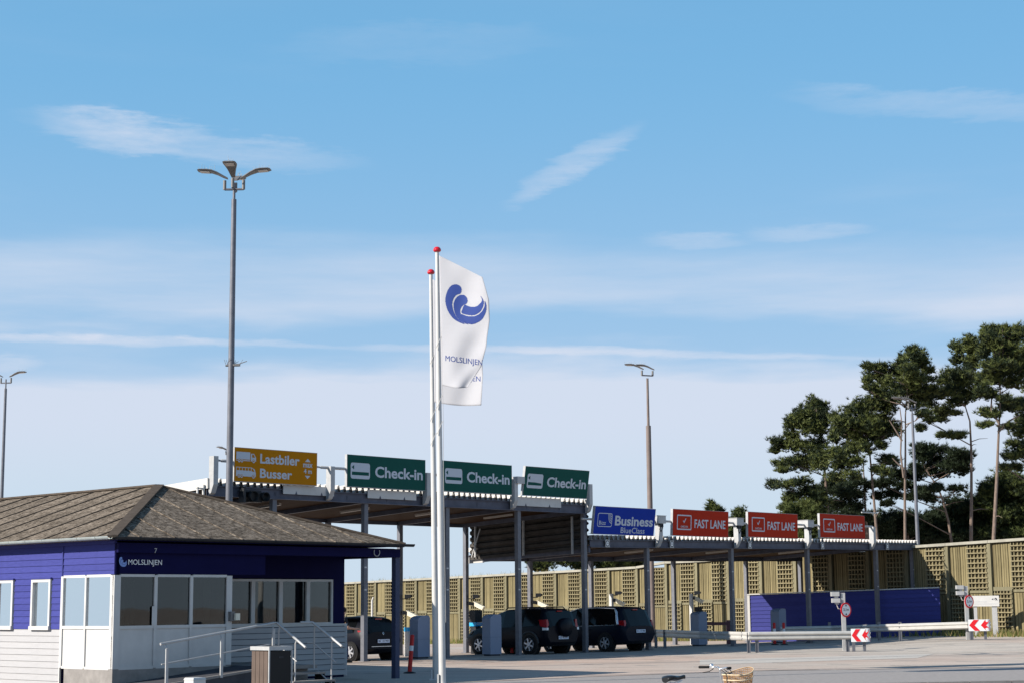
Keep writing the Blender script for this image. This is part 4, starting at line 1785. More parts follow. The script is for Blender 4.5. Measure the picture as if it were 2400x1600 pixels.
def top_z(p, px):
    tab = TOPS if px < 1500 else TOPS2
    y, = interp(tab, px)
    d = ray(px, y)
    return EYE + d.z * (p.y / d.y)


fence = thing('timber_fence', 'tall timber noise fence of plank panels and lattice squares behind the canopies', 'fence', FA, fang)
bays = []
for k in range(-25, 4):
    s0 = s_post + k * BAYW
    a = FA + ft * s0
    b = FA + ft * (s0 + BAYW)
    px0, px1 = px_of(a + Vector((0, 0, 2)))[0], px_of(b + Vector((0, 0, 2)))[0]
    if px1 < 790 or px0 > 2520:
        continue
    pm = min(max((px0 + px1) / 2, 705), 2590)
    bays.append((s0, a, b, top_z(a, px0 + (0.5 if px0 > 1480 and px0 < 1510 else 0)), top_z(b, px1), min(zf(a.x, a.y), zf(b.x, b.y)), pm))
n_b = len(bays)
plank_meshes = {}
slat_meshes = {}
planks_left, slats_left = 300, 300
plank_stuff, slat_stuff = MB(), MB()


def bx_mesh(store, name, w, d, h, m_, qh=0.03):
    key = (round(w, 2), round(d, 2), round(h / qh), m_.name)
    if key not in store:
        b = MB()
        b.box(0, w, -d, 0, 0, round(h / qh) * qh)
        store[key] = b.mesh(name, m_)
    return store[key]


for bi in range(n_b - 1, -1, -1):
    s0, a, b, za, zb_, zg, pm = bays[bi]
    zg -= 0.03
    zt = min(za, zb_)
    zm = zg + (zt - zg) * 0.485
    # post at the right end of the bay
    m = MB()
    m.box(s0 + BAYW - 0.09, s0 + BAYW + 0.09, -0.14, 0.06, zg, zb_)
    m.build('post', wood2, fence)
    m = MB()
    m.bar((s0 - 0.02, -0.05, za + 0.03), (s0 + BAYW + 0.02, -0.05, zb_ + 0.03), 0.30, 0.13)
    m.build('cap_rail', wood_cap, fence)
    m = MB()
    m.box(s0 + 0.09, s0 + BAYW - 0.09, 0.0, 0.05, zg, zt)
    m.build('backing_panel', backing_m, fence)
    xm = s0 + 0.09 + 1.04          # between plank half and lattice half
    xe = s0 + BAYW - 0.09
    for (xa, xb, z0, z1) in ((s0 + 0.20, xm, zm + 0.05, zt - 0.06), (xm + 0.08, xe, zg, zm - 0.12)):
        npl = 7
        w = (xb - xa) / npl
        for i in range(npl):
            dd = 0.03 + 0.008 * ((i * 7 + bi) % 3)
            if planks_left > 0:
                planks_left -= 1
                me = bx_mesh(plank_meshes, 'plank', w - 0.026, dd, z1 - z0, wood)
                inst('plank', me, fence, (xa + i * w, 0, z0))
            else:
                plank_stuff.box(xa + i * w, xa + (i + 1) * w - 0.026, -dd, 0, z0, z1)
    m = MB()
    m.box(xm + 0.06, xe, -0.06, 0, zm - 0.08, zm + 0.04)
    m.box(s0 + 0.10, xm, -0.07, 0, zm - 0.02, zm + 0.16)
    m.build('mid_rail', wood2, fence)
    for (xa, xb, z0, z1) in ((xm + 0.04, xe - 0.02, zm + 0.06, zt - 0.06), (s0 + 0.18, xm + 0.02, zg + 0.15, zm - 0.04)):
        m = MB()
        for xx in (xa, xb - 0.05):
            m.box(xx, xx + 0.05, -0.12, 0, z0, z1)
        m.build('lattice_frame', wood2, fence)
        ny = 9
        nx = 5
        for j in range(ny):
            zz = z0 + (j + 0.3) * (z1 - z0) / ny
            if slats_left > 0:
                slats_left -= 1
                me = bx_mesh(slat_meshes, 'lattice_slat', xb - xa, 0.06, 0.055, wood_lt, 0.055)
                inst('lattice_slat', me, fence, (xa, -0.10, zz))
            else:
                slat_stuff.box(xa, xb, -0.16, -0.10, zz, zz + 0.055)
        for i in range(nx):
            xx = xa + (i + 0.75) * (xb - xa) / (nx + 0.5)
            if slats_left > 0:
                slats_left -= 1
                me = bx_mesh(slat_meshes, 'lattice_slat', 0.05, 0.09, z1 - z0, wood_lt)
                inst('lattice_slat', me, fence, (xx, -0.01, z0))
            else:
                slat_stuff.box(xx, xx + 0.05, -0.10, -0.01, z0, z1)
kind(plank_stuff.build('planks', wood, fence), 'stuff')
kind(slat_stuff.build('lattice_slats', wood_lt, fence), 'stuff')

# blue boarded wall behind the low canopy
wa, wb_ = at(1754, 1450, 84.3), at(2205, 1450, 81.4)
wa.z, wb_.z = zf(wa.x, wa.y), zf(wb_.x, wb_.y)
wd = wb_ - wa
wl = Vector((wd.x, wd.y, 0)).length
bwall = thing('boarded_wall', 'long low blue boarded wall behind the low canopy, mostly in shade', 'wall', wa, math.atan2(wd.y, wd.x))
zt0, zt1 = at(1754, 1393.5, 84.3).z - wa.z, at(2205, 1377, 81.4).z - wa.z
nb_ = 12
for k in range(nb_):
    m = MB()
    h0, h1 = zt0 / nb_, zt1 / nb_
    a0, b0 = k * h0, k * h1
    m.add([(0.1, -0.035, a0), (wl, -0.035, b0), (wl, -0.012, b0 + h1), (0.1, -0.012, a0 + h0), (0.1, 0.1, a0), (wl, 0.1, b0), (wl, 0.1, b0 + h1), (0.1, 0.1, a0 + h0)],
          [(0, 1, 2, 3), (0, 4, 5, 1), (3, 2, 6, 7), (4, 7, 6, 5), (0, 3, 7, 4), (1, 5, 6, 2)])
    m.build('board', blue_board, bwall)
m = MB()
m.box(-0.02, 0.10, -0.06, 0.12, 0, zt0 + 0.02)
m.bar((-0.02, 0.03, zt0 + 0.03), (wl, 0.03, zt1 + 0.03), 0.22, 0.05)
m.build('wall_trim', white, bwall)

# ------------------------------------------------------------------ pines and bushes beyond the fence
SC = 1 / 2.8


def tuft_base(n=12, seed=0):
    g = np.random.default_rng(seed)
    d = g.normal(size=(n, 3))
    d[:, 2] = np.abs(d[:, 2]) * 1.1 + 0.35
    d /= np.linalg.norm(d, axis=1)[:, None]
    side = np.cross(d, g.normal(size=(n, 3)))
    side /= np.linalg.norm(side, axis=1)[:, None]
    L = g.uniform(0.6, 1.0, n)[:, None]
    a = d * 0.02 - side * 0.07
    b = d * 0.02 + side * 0.07
    c = d * L
    return np.stack([a, b, c], 1)          # n,3,3


TUFTS = [tuft_base(12, i) for i in range(8)]


def crown_mesh(name, pads, mats, dens=1.0, size=0.30):
    """pads: (centre xyz, radii xyz).  Needle tufts through the volume of every pad"""
    tris, mids = [], []
    for c, rr in pads:
        area = rr[0] * rr[2]
        n = int(max(18, 430 * area * dens))
        d = rng.normal(size=(n, 3))
        d /= np.linalg.norm(d, axis=1)[:, None]
        p = np.array(c) + np.clip(rng.normal(size=(n, 3)), -2.0, 2.0) * np.array(rr) * np.array([0.72, 0.72, 0.66])
        p[:, 2] += 0.10 * np.abs(d[:, 2]) * rr[2]
        mi = 0 if rng.random() < 0.55 else 1
        for i in range(n):
            tb = TUFTS[rng.integers(8)]
            an = rng.uniform(0, 6.283)
            ca, sa = math.cos(an), math.sin(an)
            Rz = np.array([[ca, -sa, 0], [sa, ca, 0], [0, 0, 1]])
            lean = d[i] * 0.5
            q = tb @ Rz.T
            q = q + lean * q[:, :, 2:3] * 0.6
            s = size * rng.uniform(0.65, 1.25)
            tris.append(q * s + p[i])
            mids.append(np.full(len(tb), mi if rng.random() < 0.8 else 1 - mi))
    T = np.concatenate(tris)
    I = np.concatenate(mids)
    k = len(T)
    me = bpy.data.meshes.new(name)
    me.vertices.add(k * 3)
    me.vertices.foreach_set('co', T.reshape(-1).astype(np.float32))
    me.loops.add(k * 3)
    me.loops.foreach_set('vertex_index', np.arange(k * 3, dtype=np.int32))
    me.polygons.add(k)
    me.polygons.foreach_set('loop_start', np.arange(0, k * 3, 3, dtype=np.int32))
    me.polygons.foreach_set('loop_total', np.full(k, 3, dtype=np.int32))
    for mm in mats:
        me.materials.append(mm)
    me.polygons.foreach_set('material_index', I.astype(np.int32))
    me.update(calc_edges=True)
    return me


def cp(x, y, Y):
    """survey point of the tree picture section"""
    return at(1750 + x * SC, 740 + y * SC, Y)


def tree(name, label, Y, trunk, pads, group, r0=0.12, stems=(), dens=1.0, mats=None, limb=0.45, size=0.33, spread=1.0, conv=cp, k=SC):
    pts = [conv(x, y, Y) for x, y in trunk]
    base = pts[0].copy()
    base.z = zf(base.x, base.y)
    t_ = thing(name, label, 'tree' if 'bush' not in name else 'bush', base, 0, group)
    m = MB()
    line = [base - base] + [p - base for p in pts]
    m.tube(line, [r0 * 1.15] + [r0 * (1 - 0.75 * i / (len(pts) - 1)) for i in range(len(pts))], 9)
    for st in stems:
        q = [conv(x, y, Y - 0.15) - base for x, y in st]
        m.tube(q, [r0 * 0.7 * (1 - 0.6 * i / (len(q) - 1)) for i in range(len(q))], 8)
    ppm = 4000.0 / Y
    P = []
    for (x, y, rx, ry) in pads:
        c = conv(x, y, Y) - base
        rX, rZ = 0.98 * rx * k / ppm, 0.98 * ry * k / ppm
        dy = random.uniform(-1, 1) * 1.6 * spread
        c = conv(x, y, Y + dy) - base
        for _ in range(6):
            q_ = random.uniform(.55, 1.0)
            P.append((c + Vector((random.uniform(-.62, .62) * rX, random.uniform(-1., 1.) * rX, random.uniform(-.62, .62) * rZ)), (rX * 0.80 * q_, rX * 0.9 * q_, rZ * 0.95 * q_)))
        # limb from the trunk to the pad
        if random.random() < limb:
            best = None
            for i in range(len(line) - 1):
                for s in (0.0, 0.25, 0.5, 0.75):
                    q = line[i].lerp(line[i + 1], s)
                    e_ = abs(q.z - (c.z - 0.45 * abs(c.x - q.x)))
                    if best is None or e_ < best[0]:
                        best = (e_, q)
            q = best[1]
            mid = q.lerp(c, 0.55) + Vector((0, 0, 0.10 * (c - q).length * random.uniform(-1, 1)))
            m.tube([q, mid, c], [0.045, 0.03, 0.012], 5)
            for _ in range(2):
                e2 = c + Vector((random.uniform(-1, 1) * rX, random.uniform(-1, 1) * rX, random.uniform(-.6, .6) * rZ))
                m.tube([mid, e2], [0.03, 0.01], 4)
    # a few dead stubs low on the trunk
    for _ in range(7):
        i = random.randint(0, max(0, len(line) - 2))
        q = line[i].lerp(line[i + 1], random.uniform(0.2, 0.9))
        e_ = q + Vector((random.uniform(-1.3, 1.3), random.uniform(-.8, .2), random.uniform(-.1, .5)))
        m.tube([q, q.lerp(e_, .5) + Vector((0, 0, .08)), e_], [0.035, 0.022, 0.008], 5)
    m.build('trunk', bark, t_)
    inst('crown', crown_mesh('crown', P, mats or (needle_a, needle_b), dens, size), t_)
    return t_


PG = 'pine trees beyond the timber fence'
tree('pine_tree', 'lowest broad pine at the left end of the pine group', 112, [(537, 1330), (515, 1050), (498, 850), (455, 600)],
     [(440, 590, 45, 45), (500, 610, 40, 45), (380, 650, 55, 42), (330, 680, 50, 40), (300, 720, 42, 45), (420, 740, 75, 45), (490, 720, 50, 60), (300, 790, 40, 25), (200, 825, 40, 22), (250, 850, 55, 25),
      (180, 890, 35, 18), (350, 860, 70, 35), (430, 850, 60, 50), (290, 955, 55, 25), (210, 980, 38, 18), (240, 1020, 40, 16), (390, 960, 80, 45), (470, 940, 50, 55), (180, 1100, 42, 24), (260, 1110, 65, 22),
      (350, 1095, 70, 22), (300, 1180, 50, 32), (400, 1150, 85, 32), (470, 1190, 60, 42), (330, 1260, 85, 22), (450, 1240, 60, 28), (270, 1220, 25, 20)], PG, 0.10)
tree('pine_tree', 'pine with a dense middle crown behind the last FAST LANE sign', 108, [(858, 1490), (835, 1200), (808, 900), (780, 680)],
     [(590, 670, 32, 22), (690, 640, 50, 38), (640, 700, 55, 38), (760, 610, 55, 45), (840, 580, 60, 40), (900, 600, 60, 42), (950, 570, 40, 26), (700, 720, 70, 50), (800, 700, 80, 55), (900, 690, 75, 55),
      (620, 760, 65, 36), (580, 810, 40, 35), (720, 800, 85, 45), (850, 790, 75, 45), (950, 750, 45, 42), (590, 900, 60, 45), (680, 880, 70, 38), (770, 870, 50, 36), (890, 850, 40, 24), (620, 980, 65, 26), (700, 960, 60, 30),
      (600, 1060, 65, 24), (700, 1050, 55, 24), (920, 940, 48, 22), (870, 1000, 45, 20), (900, 1030, 48, 24)], PG, 0.10)
tree('pine_tree', 'tall slender pine with twin bare stems beside the lamp post', 106, [(1040, 1500), (1038, 1200), (1042, 900), (1042, 650), (1060, 400)],
     [(1080, 250, 42, 36), (1160, 265, 38, 32), (1120, 300, 55, 42), (1020, 310, 42, 30), (1150, 325, 38, 32), (900, 340, 42, 26), (795, 340, 32, 22), (960, 370, 58, 36), (1060, 380, 58, 42), (1180, 370, 38, 22), (850, 400, 55, 26),
      (790, 420, 28, 22), (950, 440, 68, 36), (1080, 440, 78, 36), (1180, 420, 55, 26), (800, 480, 38, 22), (880, 510, 58, 34), (960, 520, 58, 28), (1080, 500, 75, 34), (1200, 480, 52, 24), (1160, 540, 55, 24), (1140, 740, 32, 26), (1160, 640, 46, 24),
      (1100, 590, 40, 22)], PG, 0.095, stems=[[(1030, 1060), (1010, 900), (1018, 700), (1005, 600)], [(1032, 1000), (985, 960), (955, 930)], [(1020, 820), (985, 760), (935, 680)]])
tree('pine_tree', 'pine with a dark straight trunk, second from the right edge', 110, [(1472, 1520), (1475, 1200), (1475, 900), (1465, 690), (1425, 560)],
     [(1380, 220, 38, 40), (1460, 190, 42, 36), (1400, 290, 48, 36), (1480, 260, 42, 45), (1480, 330, 46, 36), (1340, 390, 58, 36), (1290, 430, 42, 26), (1420, 400, 75, 45), (1500, 430, 55, 36), (1380, 470, 75, 36), (1310, 500, 55, 30),
      (1460, 520, 75, 36), (1240, 520, 55, 30), (1380, 560, 65, 26), (1200, 580, 55, 26), (1290, 620, 55, 24), (1200, 690, 46, 18), (1270, 680, 46, 18), (1340, 780, 65, 20), (1285, 785, 32, 13), (1410, 790, 46, 20), (1350, 640, 55, 16)], PG, 0.12)
tree('pine_tree', 'tallest pine with a pale trunk near the right edge', 104, [(1618, 1510), (1640, 1100), (1650, 850), (1662, 600), (1665, 400)],
     [(1640, 100, 42, 36), (1570, 120, 38, 36), (1700, 110, 38, 36), (1780, 110, 46, 36), (1620, 180, 65, 45), (1740, 180, 65, 45), (1560, 240, 46, 45), (1680, 260, 75, 52), (1780, 260, 55, 45), (1600, 330, 65, 36), (1700, 350, 75, 36),
      (1800, 340, 40, 45), (1560, 410, 46, 36), (1640, 420, 65, 36), (1740, 430, 65, 36), (1550, 500, 55, 36), (1620, 520, 55, 30), (1700, 540, 46, 24), (1700, 610, 46, 20), (1760, 590, 46, 24), (1560, 640, 55, 24), (1620, 650, 38, 20),
      (1720, 730, 46, 18), (1560, 720, 46, 18), (1880, 150, 60, 50), (1860, 280, 60, 50)], PG, 0.12, stems=[[(1655, 700), (1605, 620), (1608, 500)], [(1650, 760), (1720, 690), (1790, 650)]])
tree('pine_tree', 'pine at the right edge whose trunk stands outside the picture', 114, [(1930, 1500), (1920, 1000), (1900, 600)],
     [(1790, 760, 50, 36), (1800, 700, 40, 26), (1770, 840, 55, 22), (1790, 900, 50, 26), (1740, 920, 50, 22), (1710, 1000, 46, 18), (1780, 1000, 40, 22), (1850, 600, 70, 50), (1880, 720, 70, 50), (1880, 900, 70, 50), (1800, 560, 40, 22), (1900, 480, 70, 50)], PG, 0.12)
tree('pine_tree', 'dark crooked pine in the gap between the lamp post and the dark trunk', 118, [(1350, 1520), (1325, 1350), (1292, 1220), (1255, 1120), (1205, 1050), (1150, 960)],
     [(1150, 860, 55, 30), (1220, 890, 55, 36), (1300, 880, 38, 22), (1160, 930, 55, 36), (1260, 950, 55, 36), (1380, 920, 55, 30), (1440, 930, 38, 30), (1330, 980, 65, 36), (1420, 1000, 46, 36), (1200, 1010, 55, 36), (1130, 1000, 46, 26),
      (1290, 1040, 46, 20), (1100, 1060, 55, 26), (940, 960, 46, 26), (980, 1050, 55, 34), (900, 1100, 55, 24), (1050, 1110, 55, 24), (1150, 1150, 65, 28), (1250, 1130, 46, 24), (1370, 1140, 55, 17), (1100, 1190, 55, 24), (1210, 1200, 46, 24),
      (950, 1170, 55, 28), (920, 1230, 46, 17)], PG, 0.10, mats=(needle_b, needle_b))
tree('pine_tree', 'dark lower pine behind the two left trunks', 118, [(795, 1500), (778, 1250), (765, 950)],
     [(560, 1110, 65, 34), (650, 1120, 55, 26), (600, 1170, 75, 34), (700, 1180, 55, 26), (620, 1240, 75, 30), (720, 1250, 55, 26), (560, 1230, 46, 26), (800, 1120, 46, 20), (740, 1100, 46, 18), (860, 1180, 40, 22), (500, 1300, 60, 30), (650, 1310, 70, 34), (760, 1330, 60, 30)], PG, 0.12, mats=(needle_b, needle_b))
BG = 'bushes and low pines beyond the timber fence'
tree('bush', 'large dark bush behind the fence below the tall pines at the right edge', 120, [(1650, 1520), (1650, 1250)],
     [(1600, 1120, 58, 38), (1700, 1080, 68, 46), (1560, 1170, 48, 38), (1760, 1130, 68, 56), (1650, 1200, 78, 56), (1780, 1230, 58, 76), (1580, 1260, 58, 38), (1700, 1300, 78, 56), (1790, 1360, 60, 76), (1640, 1370, 78, 46), (1600, 1450, 90, 46), (1760, 1460, 90, 50), (1850, 1200, 70, 90), (1850, 1400, 80, 90)],
     BG, 0.12, dens=1.5, mats=(needle_b, bush_a), limb=0.2)
tree('bush', 'dark bushy pine behind the fence under the straight trunk', 122, [(1440, 1520), (1430, 1300)],
     [(1420, 1260, 58, 36), (1360, 1300, 58, 36), (1500, 1330, 58, 46), (1440, 1380, 78, 38), (1560, 1420, 78, 38), (1520, 1240, 40, 36), (1400, 1450, 80, 40), (1520, 1480, 80, 34)], BG, 0.12, dens=1.5, mats=(needle_b, needle_b), limb=0.2)
tree('bush', 'dark bushes behind the fence at the foot of the lamp post', 120, [(1060, 1520), (1060, 1380)],
     [(950, 1330, 58, 26), (1030, 1330, 48, 26), (920, 1380, 48, 32), (1000, 1390, 68, 26), (1080, 1340, 38, 26), (1100, 1400, 48, 36), (1170, 1440, 48, 26), (1250, 1380, 48, 36), (1290, 1430, 58, 36), (1220, 1330, 28, 22), (980, 1440, 58, 24), (1240, 1470, 58, 20), (1090, 1470, 60, 26), (890, 1450, 40, 26)],
     BG, 0.10, dens=1.4, mats=(needle_b, needle_b), limb=0.2)
fp = lambda x, y, Y: at(x, y, Y)
tree('bush', 'small bushy pine showing between the first two FAST LANE signs', 116, [(1735, 1320), (1733, 1225)],
     [(1730, 1215, 14, 16), (1715, 1230, 14, 14), (1748, 1226, 14, 14), (1725, 1250, 20, 16), (1750, 1250, 16, 16), (1735, 1275, 26, 16), (1712, 1262, 12, 16), (1730, 1300, 30, 16)], BG, 0.08, conv=fp, k=1.0, limb=0.2, spread=0.4, dens=1.3, mats=(bush_a, needle_b))
tree('bush', 'tip of a dark bush just above the first FAST LANE sign', 118, [(1676, 1320), (1674, 1200)],
     [(1668, 1188, 9, 10), (1684, 1194, 9, 8), (1676, 1210, 20, 12), (1670, 1240, 28, 18), (1680, 1270, 30, 18)], BG, 0.08, conv=fp, k=1.0, limb=0.2, spread=0.4)
tree('bush', 'bright green bush between the second and third FAST LANE signs', 110, [(1890, 1320), (1890, 1240)],
     [(1850, 1196, 20, 10), (1878, 1190, 20, 12), (1900, 1196, 22, 14), (1860, 1212, 24, 12), (1895, 1218, 26, 14), (1880, 1238, 26, 14), (1910, 1240, 20, 14), (1885, 1262, 28, 14), (1900, 1285, 30, 16), (1930, 1230, 16, 30)], BG, 0.08, conv=fp, k=1.0, limb=0.2, spread=0.4, mats=(bush_a, needle_a), dens=1.3)
for i, (x0_, x1_, lab) in enumerate(((1236, 1330, 'left low pine seen under the roof beside the end beam'), (1325, 1430, 'middle low pine seen under the low canopy'), (1425, 1500, 'right low pine seen under the low canopy'))):
    cx_ = (x0_ + x1_) / 2
    pads = []
    for j in range(12):
        pads.append((random.uniform(x0_ + 8, x1_ - 6), random.uniform(1288, 1330), random.uniform(13, 20), random.uniform(9, 14)))
    for j in range(6):
        pads.append((random.uniform(x0_ + 14, x1_ - 14), random.uniform(1270, 1292), random.uniform(12, 16), random.uniform(9, 13)))
    tree('bush', lab, 124, [(cx_, 1360), (cx_, 1290)], pads, BG, 0.10, conv=fp, k=1.0, limb=0.3, spread=0.5, mats=(needle_a, needle_b), dens=1.2)

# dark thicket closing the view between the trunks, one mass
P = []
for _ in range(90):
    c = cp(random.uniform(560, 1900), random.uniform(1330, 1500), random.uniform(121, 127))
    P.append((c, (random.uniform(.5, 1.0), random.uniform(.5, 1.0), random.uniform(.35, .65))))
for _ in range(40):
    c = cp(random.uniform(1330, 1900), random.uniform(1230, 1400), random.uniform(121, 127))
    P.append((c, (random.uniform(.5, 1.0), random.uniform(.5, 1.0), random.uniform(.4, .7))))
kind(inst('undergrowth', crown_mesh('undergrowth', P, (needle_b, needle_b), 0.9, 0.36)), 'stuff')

# grasses: blades at the foot of the fence and dune grass on the bank behind it


def blades(name, pts, hmin, hmax, mats):
    m = MB()
    for (x, y, z) in pts:
        h_ = random.uniform(hmin, hmax)
        an = random.uniform(0, 6.28)
        w = random.uniform(0.012, 0.03)
        lx, ly = math.cos(an) * h_ * random.uniform(.1, .7), math.sin(an) * h_ * random.uniform(.1, .7)
        m.add([(x - w, y, z), (x + w, y, z), (x + lx, y + ly, z + h_)], [(0, 1, 2)], 0 if random.random() < .6 else 1)
    o = m.build(name, mats, fix=False)
    return kind(o, 'stuff')


pts = []
for _ in range(15000):
    s = random.uniform(-3, 66)
    right = s > 47
    off = abs(random.gauss(0, 1)) * (1.1 if right else 0.45) + 0.12
    if not right and random.random() < 0.55:
        continue
    p = FA + ft * s + fn_ * off
    pts.append((p.x, p.y, zf(p.x, p.y) - 0.01))
blades('grass', pts, 0.10, 0.42, [grass_m, dry_m])
pts = []
for _ in range(700):
    s = random.uniform(0, 22)
    p = FA + ft * s - fn_ * random.uniform(0.3, 1.5)
    q = px_of(p + Vector((0, 0, 3)))[0]
    zt = top_z(p, max(705, min(q, 1499)))
    if random.random() < 0.5 + 0.5 * math.sin(s * 2.1):
        pts.append((p.x, p.y, zt - 0.25))
blades('dune_grass', pts, 0.25, 0.62, [dry_m, grass_m])
# bank of earth behind the fence that carries the dune grass
bank = MB()
vs = []
for s in np.arange(-6, 24, 1.5):
    p = FA + ft * float(s)
    q = px_of(p + Vector((0, 0, 3)))[0]
    zt = top_z(p, max(705, min(q, 1499))) - 0.12
    for off, zz in ((0.12, zf(p.x, p.y) - 0.2), (0.2, zt), (6, zt - 0.8), (14, zf(p.x, p.y) - 0.5)):
        r_ = p - fn_ * off
        vs.append((r_.x, r_.y, zz))
nn = len(vs) // 4
bank.add(vs, [(i * 4 + j, (i + 1) * 4 + j, (i + 1) * 4 + j + 1, i * 4 + j + 1) for i in range(nn - 1) for j in range(3)], 0, True)
kind(bank.build('dune_bank', mat('dune_sand', (0.34, 0.27, 0.17), 0.95, var=0.3, vscale=1.5), fix=False), 'structure')

# ------------------------------------------------------------------ guard rails with chevron ends
WPROF = [(-0.00, 0.0), (-0.03, 0.02), (-0.08, 0.055), (-0.08, 0.10), (-0.02, 0.14), (-0.02, 0.17), (-0.08, 0.21), (-0.08, 0.255), (-0.03, 0.29), (0.0, 0.31)]


def guard_rail(label, path, posts, chev_len, double):
    """path: ground points from the far left end to the chevron end at the right"""
    o = path[-1]
    d = (path[-1] - path[-2])
    ang = math.atan2(d.y, d.x)
    t_ = thing('guard_rail', label, 'guard rail', o, ang, 'guard rails beside the lanes')
    Rm = Matrix.Rotation(-ang, 3, 'Z')
    loc = [Rm @ (p - o) for p in path]
    m = MB()
    n = len(WPROF)
    vs = []
    for p in loc:
        for a, h_ in WPROF:
            vs.append((p.x, p.y + a, p.z + 0.45 + h_))
    m.add(vs, [(i * n + j, (i + 1) * n + j, (i + 1) * n + j + 1, i * n + j + 1) for i in range(len(loc) - 1) for j in range(n - 1)])
    r_ = m.build('rail_beam', rail_steel, t_, fix=False)
    r_.modifiers.new('thickness', 'SOLIDIFY').thickness = 0.004
    m = MB()
    for k in range(1, 60):
        s = k * 2.0
        x = -chev_len - s
        if x < loc[0].x:
            break
        pz = 0
        for i in range(len(loc) - 1):
            if loc[i].x <= x <= loc[i + 1].x:
                f_ = (x - loc[i].x) / (loc[i + 1].x - loc[i].x)
                pp = loc[i].lerp(loc[i + 1], f_)
                if k % 2 == 0:
                    for hh in (0.52, 0.68):
                        m.lathe([(0.022, -0.095), (0.015, -0.075)], 8, (x, pp.y, pp.z + hh), 'Y')
                    m.box(x - 0.03, x + 0.03, pp.y - 0.025, pp.y - 0.02, pp.z + 0.46, pp.z + 0.76)
    if m.v:
        m.build('rail_bolts', steel, t_)
    for px, py in posts:
        g = gp(px, py)
        q = Rm @ (g - o)
        m = MB()
        m.box(q.x - 0.055, q.x + 0.055, -0.0 + q.y * 0, 0.0 + 0.06, 0, 0)
        m = MB()
        yy = 0.0
        for i in range(len(loc) - 1):
            if loc[i].x <= q.x <= loc[i + 1].x:
                f_ = (q.x - loc[i].x) / (loc[i + 1].x - loc[i].x)
                yy = loc[i].lerp(loc[i + 1], f_).y
        m.box(q.x - 0.06, q.x + 0.06, yy + 0.01, yy + 0.07, -0.05, 0.74)
        m.box(q.x - 0.06, q.x - 0.05, yy - 0.015, yy + 0.10, -0.05, 0.72)
        m.build('rail_post', steel, t_)
    # chevron board wrapped round the end
    m = MB()
    z0, z1 = 0.36, 0.84
    L_ = chev_len
    segs = [(-L_, -0.12)] + [(-0.16 + 0.16 * math.sin(a), 0.04 - 0.16 * math.cos(a)) for a in np.linspace(0, math.pi * 0.95, 9)]
    vs = []
    for x, y in segs:
        vs += [(x, y, z0), (x, y, z1)]
    m.add(vs, [(2 * i, 2 * i + 2, 2 * i + 3, 2 * i + 1) for i in range(len(segs) - 1)])
    cb = m.build('chevron_board', white_refl, t_, fix=False)
    cb.modifiers.new('thickness', 'SOLIDIFY').thickness = 0.008
    m = MB()

    def cv(px, pz):
        # board coordinates 0..1 -> a point just in front of the wrapped board
        x = -L_ + px * (L_ + 0.02)
        y = -0.127
        if x > -0.16:
            a = min(math.pi / 2, (x + 0.16) / 0.16)
            x, y = -0.16 + 0.167 * math.sin(a), 0.04 - 0.167 * math.cos(a)
        return (x, y, z0 + pz * (z1 - z0))
    for x0_ in (0.03, 0.53):
        for (a, b, c_, d_) in (((x0_ + .20, .97), (x0_ + .43, .97), (x0_ + .23, .5), (x0_, .5)), ((x0_, .5), (x0_ + .23, .5), (x0_ + .46, .03), (x0_ + .23, .03))):
            K = 8
            vs = []
            for i in range(K + 1):
                f_ = i / K
                for p_, q_ in ((a, d_), (b, c_)):
                    if (a[1] > .9):
                        u_ = p_[0] + (q_[0] - p_[0]) * f_
                        w_ = p_[1] + (q_[1] - p_[1]) * f_
                    else:
                        q2 = d_ if p_ == a else c_
                        u_ = p_[0] + (q2[0] - p_[0]) * f_
                        w_ = p_[1] + (q2[1] - p_[1]) * f_
                    vs.append(cv(u_, w_))
            m.add(vs, [(2 * i, 2 * i + 1, 2 * i + 3, 2 * i + 2) for i in range(K)])
    m.build('chevrons', red_refl, t_, fix=False)
    for x_ in (-L_ + 0.12, -0.22):
        m = MB()
        m.box(x_ - 0.05, x_ + 0.05, 0.0, 0.09, -0.05, 0.5)
        m.build('board_post', steel, t_)
    return t_


nr = [gp(1440, 1514.5), gp(1538, 1517), gp(1640, 1524), gp(1756, 1528.6), gp(2000, 1526), gp(2041, 1525.6)]
guard_rail('nearer steel guard rail with a red and white chevron end in front of the cabinets', nr, [(1538, 1517), (1560, 1518), (1756, 1528.6), (1773, 1528), (1987, 1526)], 0.74, False)
fr_ = [gp(1830, 1509), gp(1950, 1506), gp(2062, 1503.5), gp(2268, 1498.5), gp(2323, 1497.6)]
guard_rail('farther steel guard rail with a red and white chevron end near the timber fence', fr_, [(1945, 1506), (2062, 1503.5), (2112, 1502), (2277, 1498)], 0.95, True)


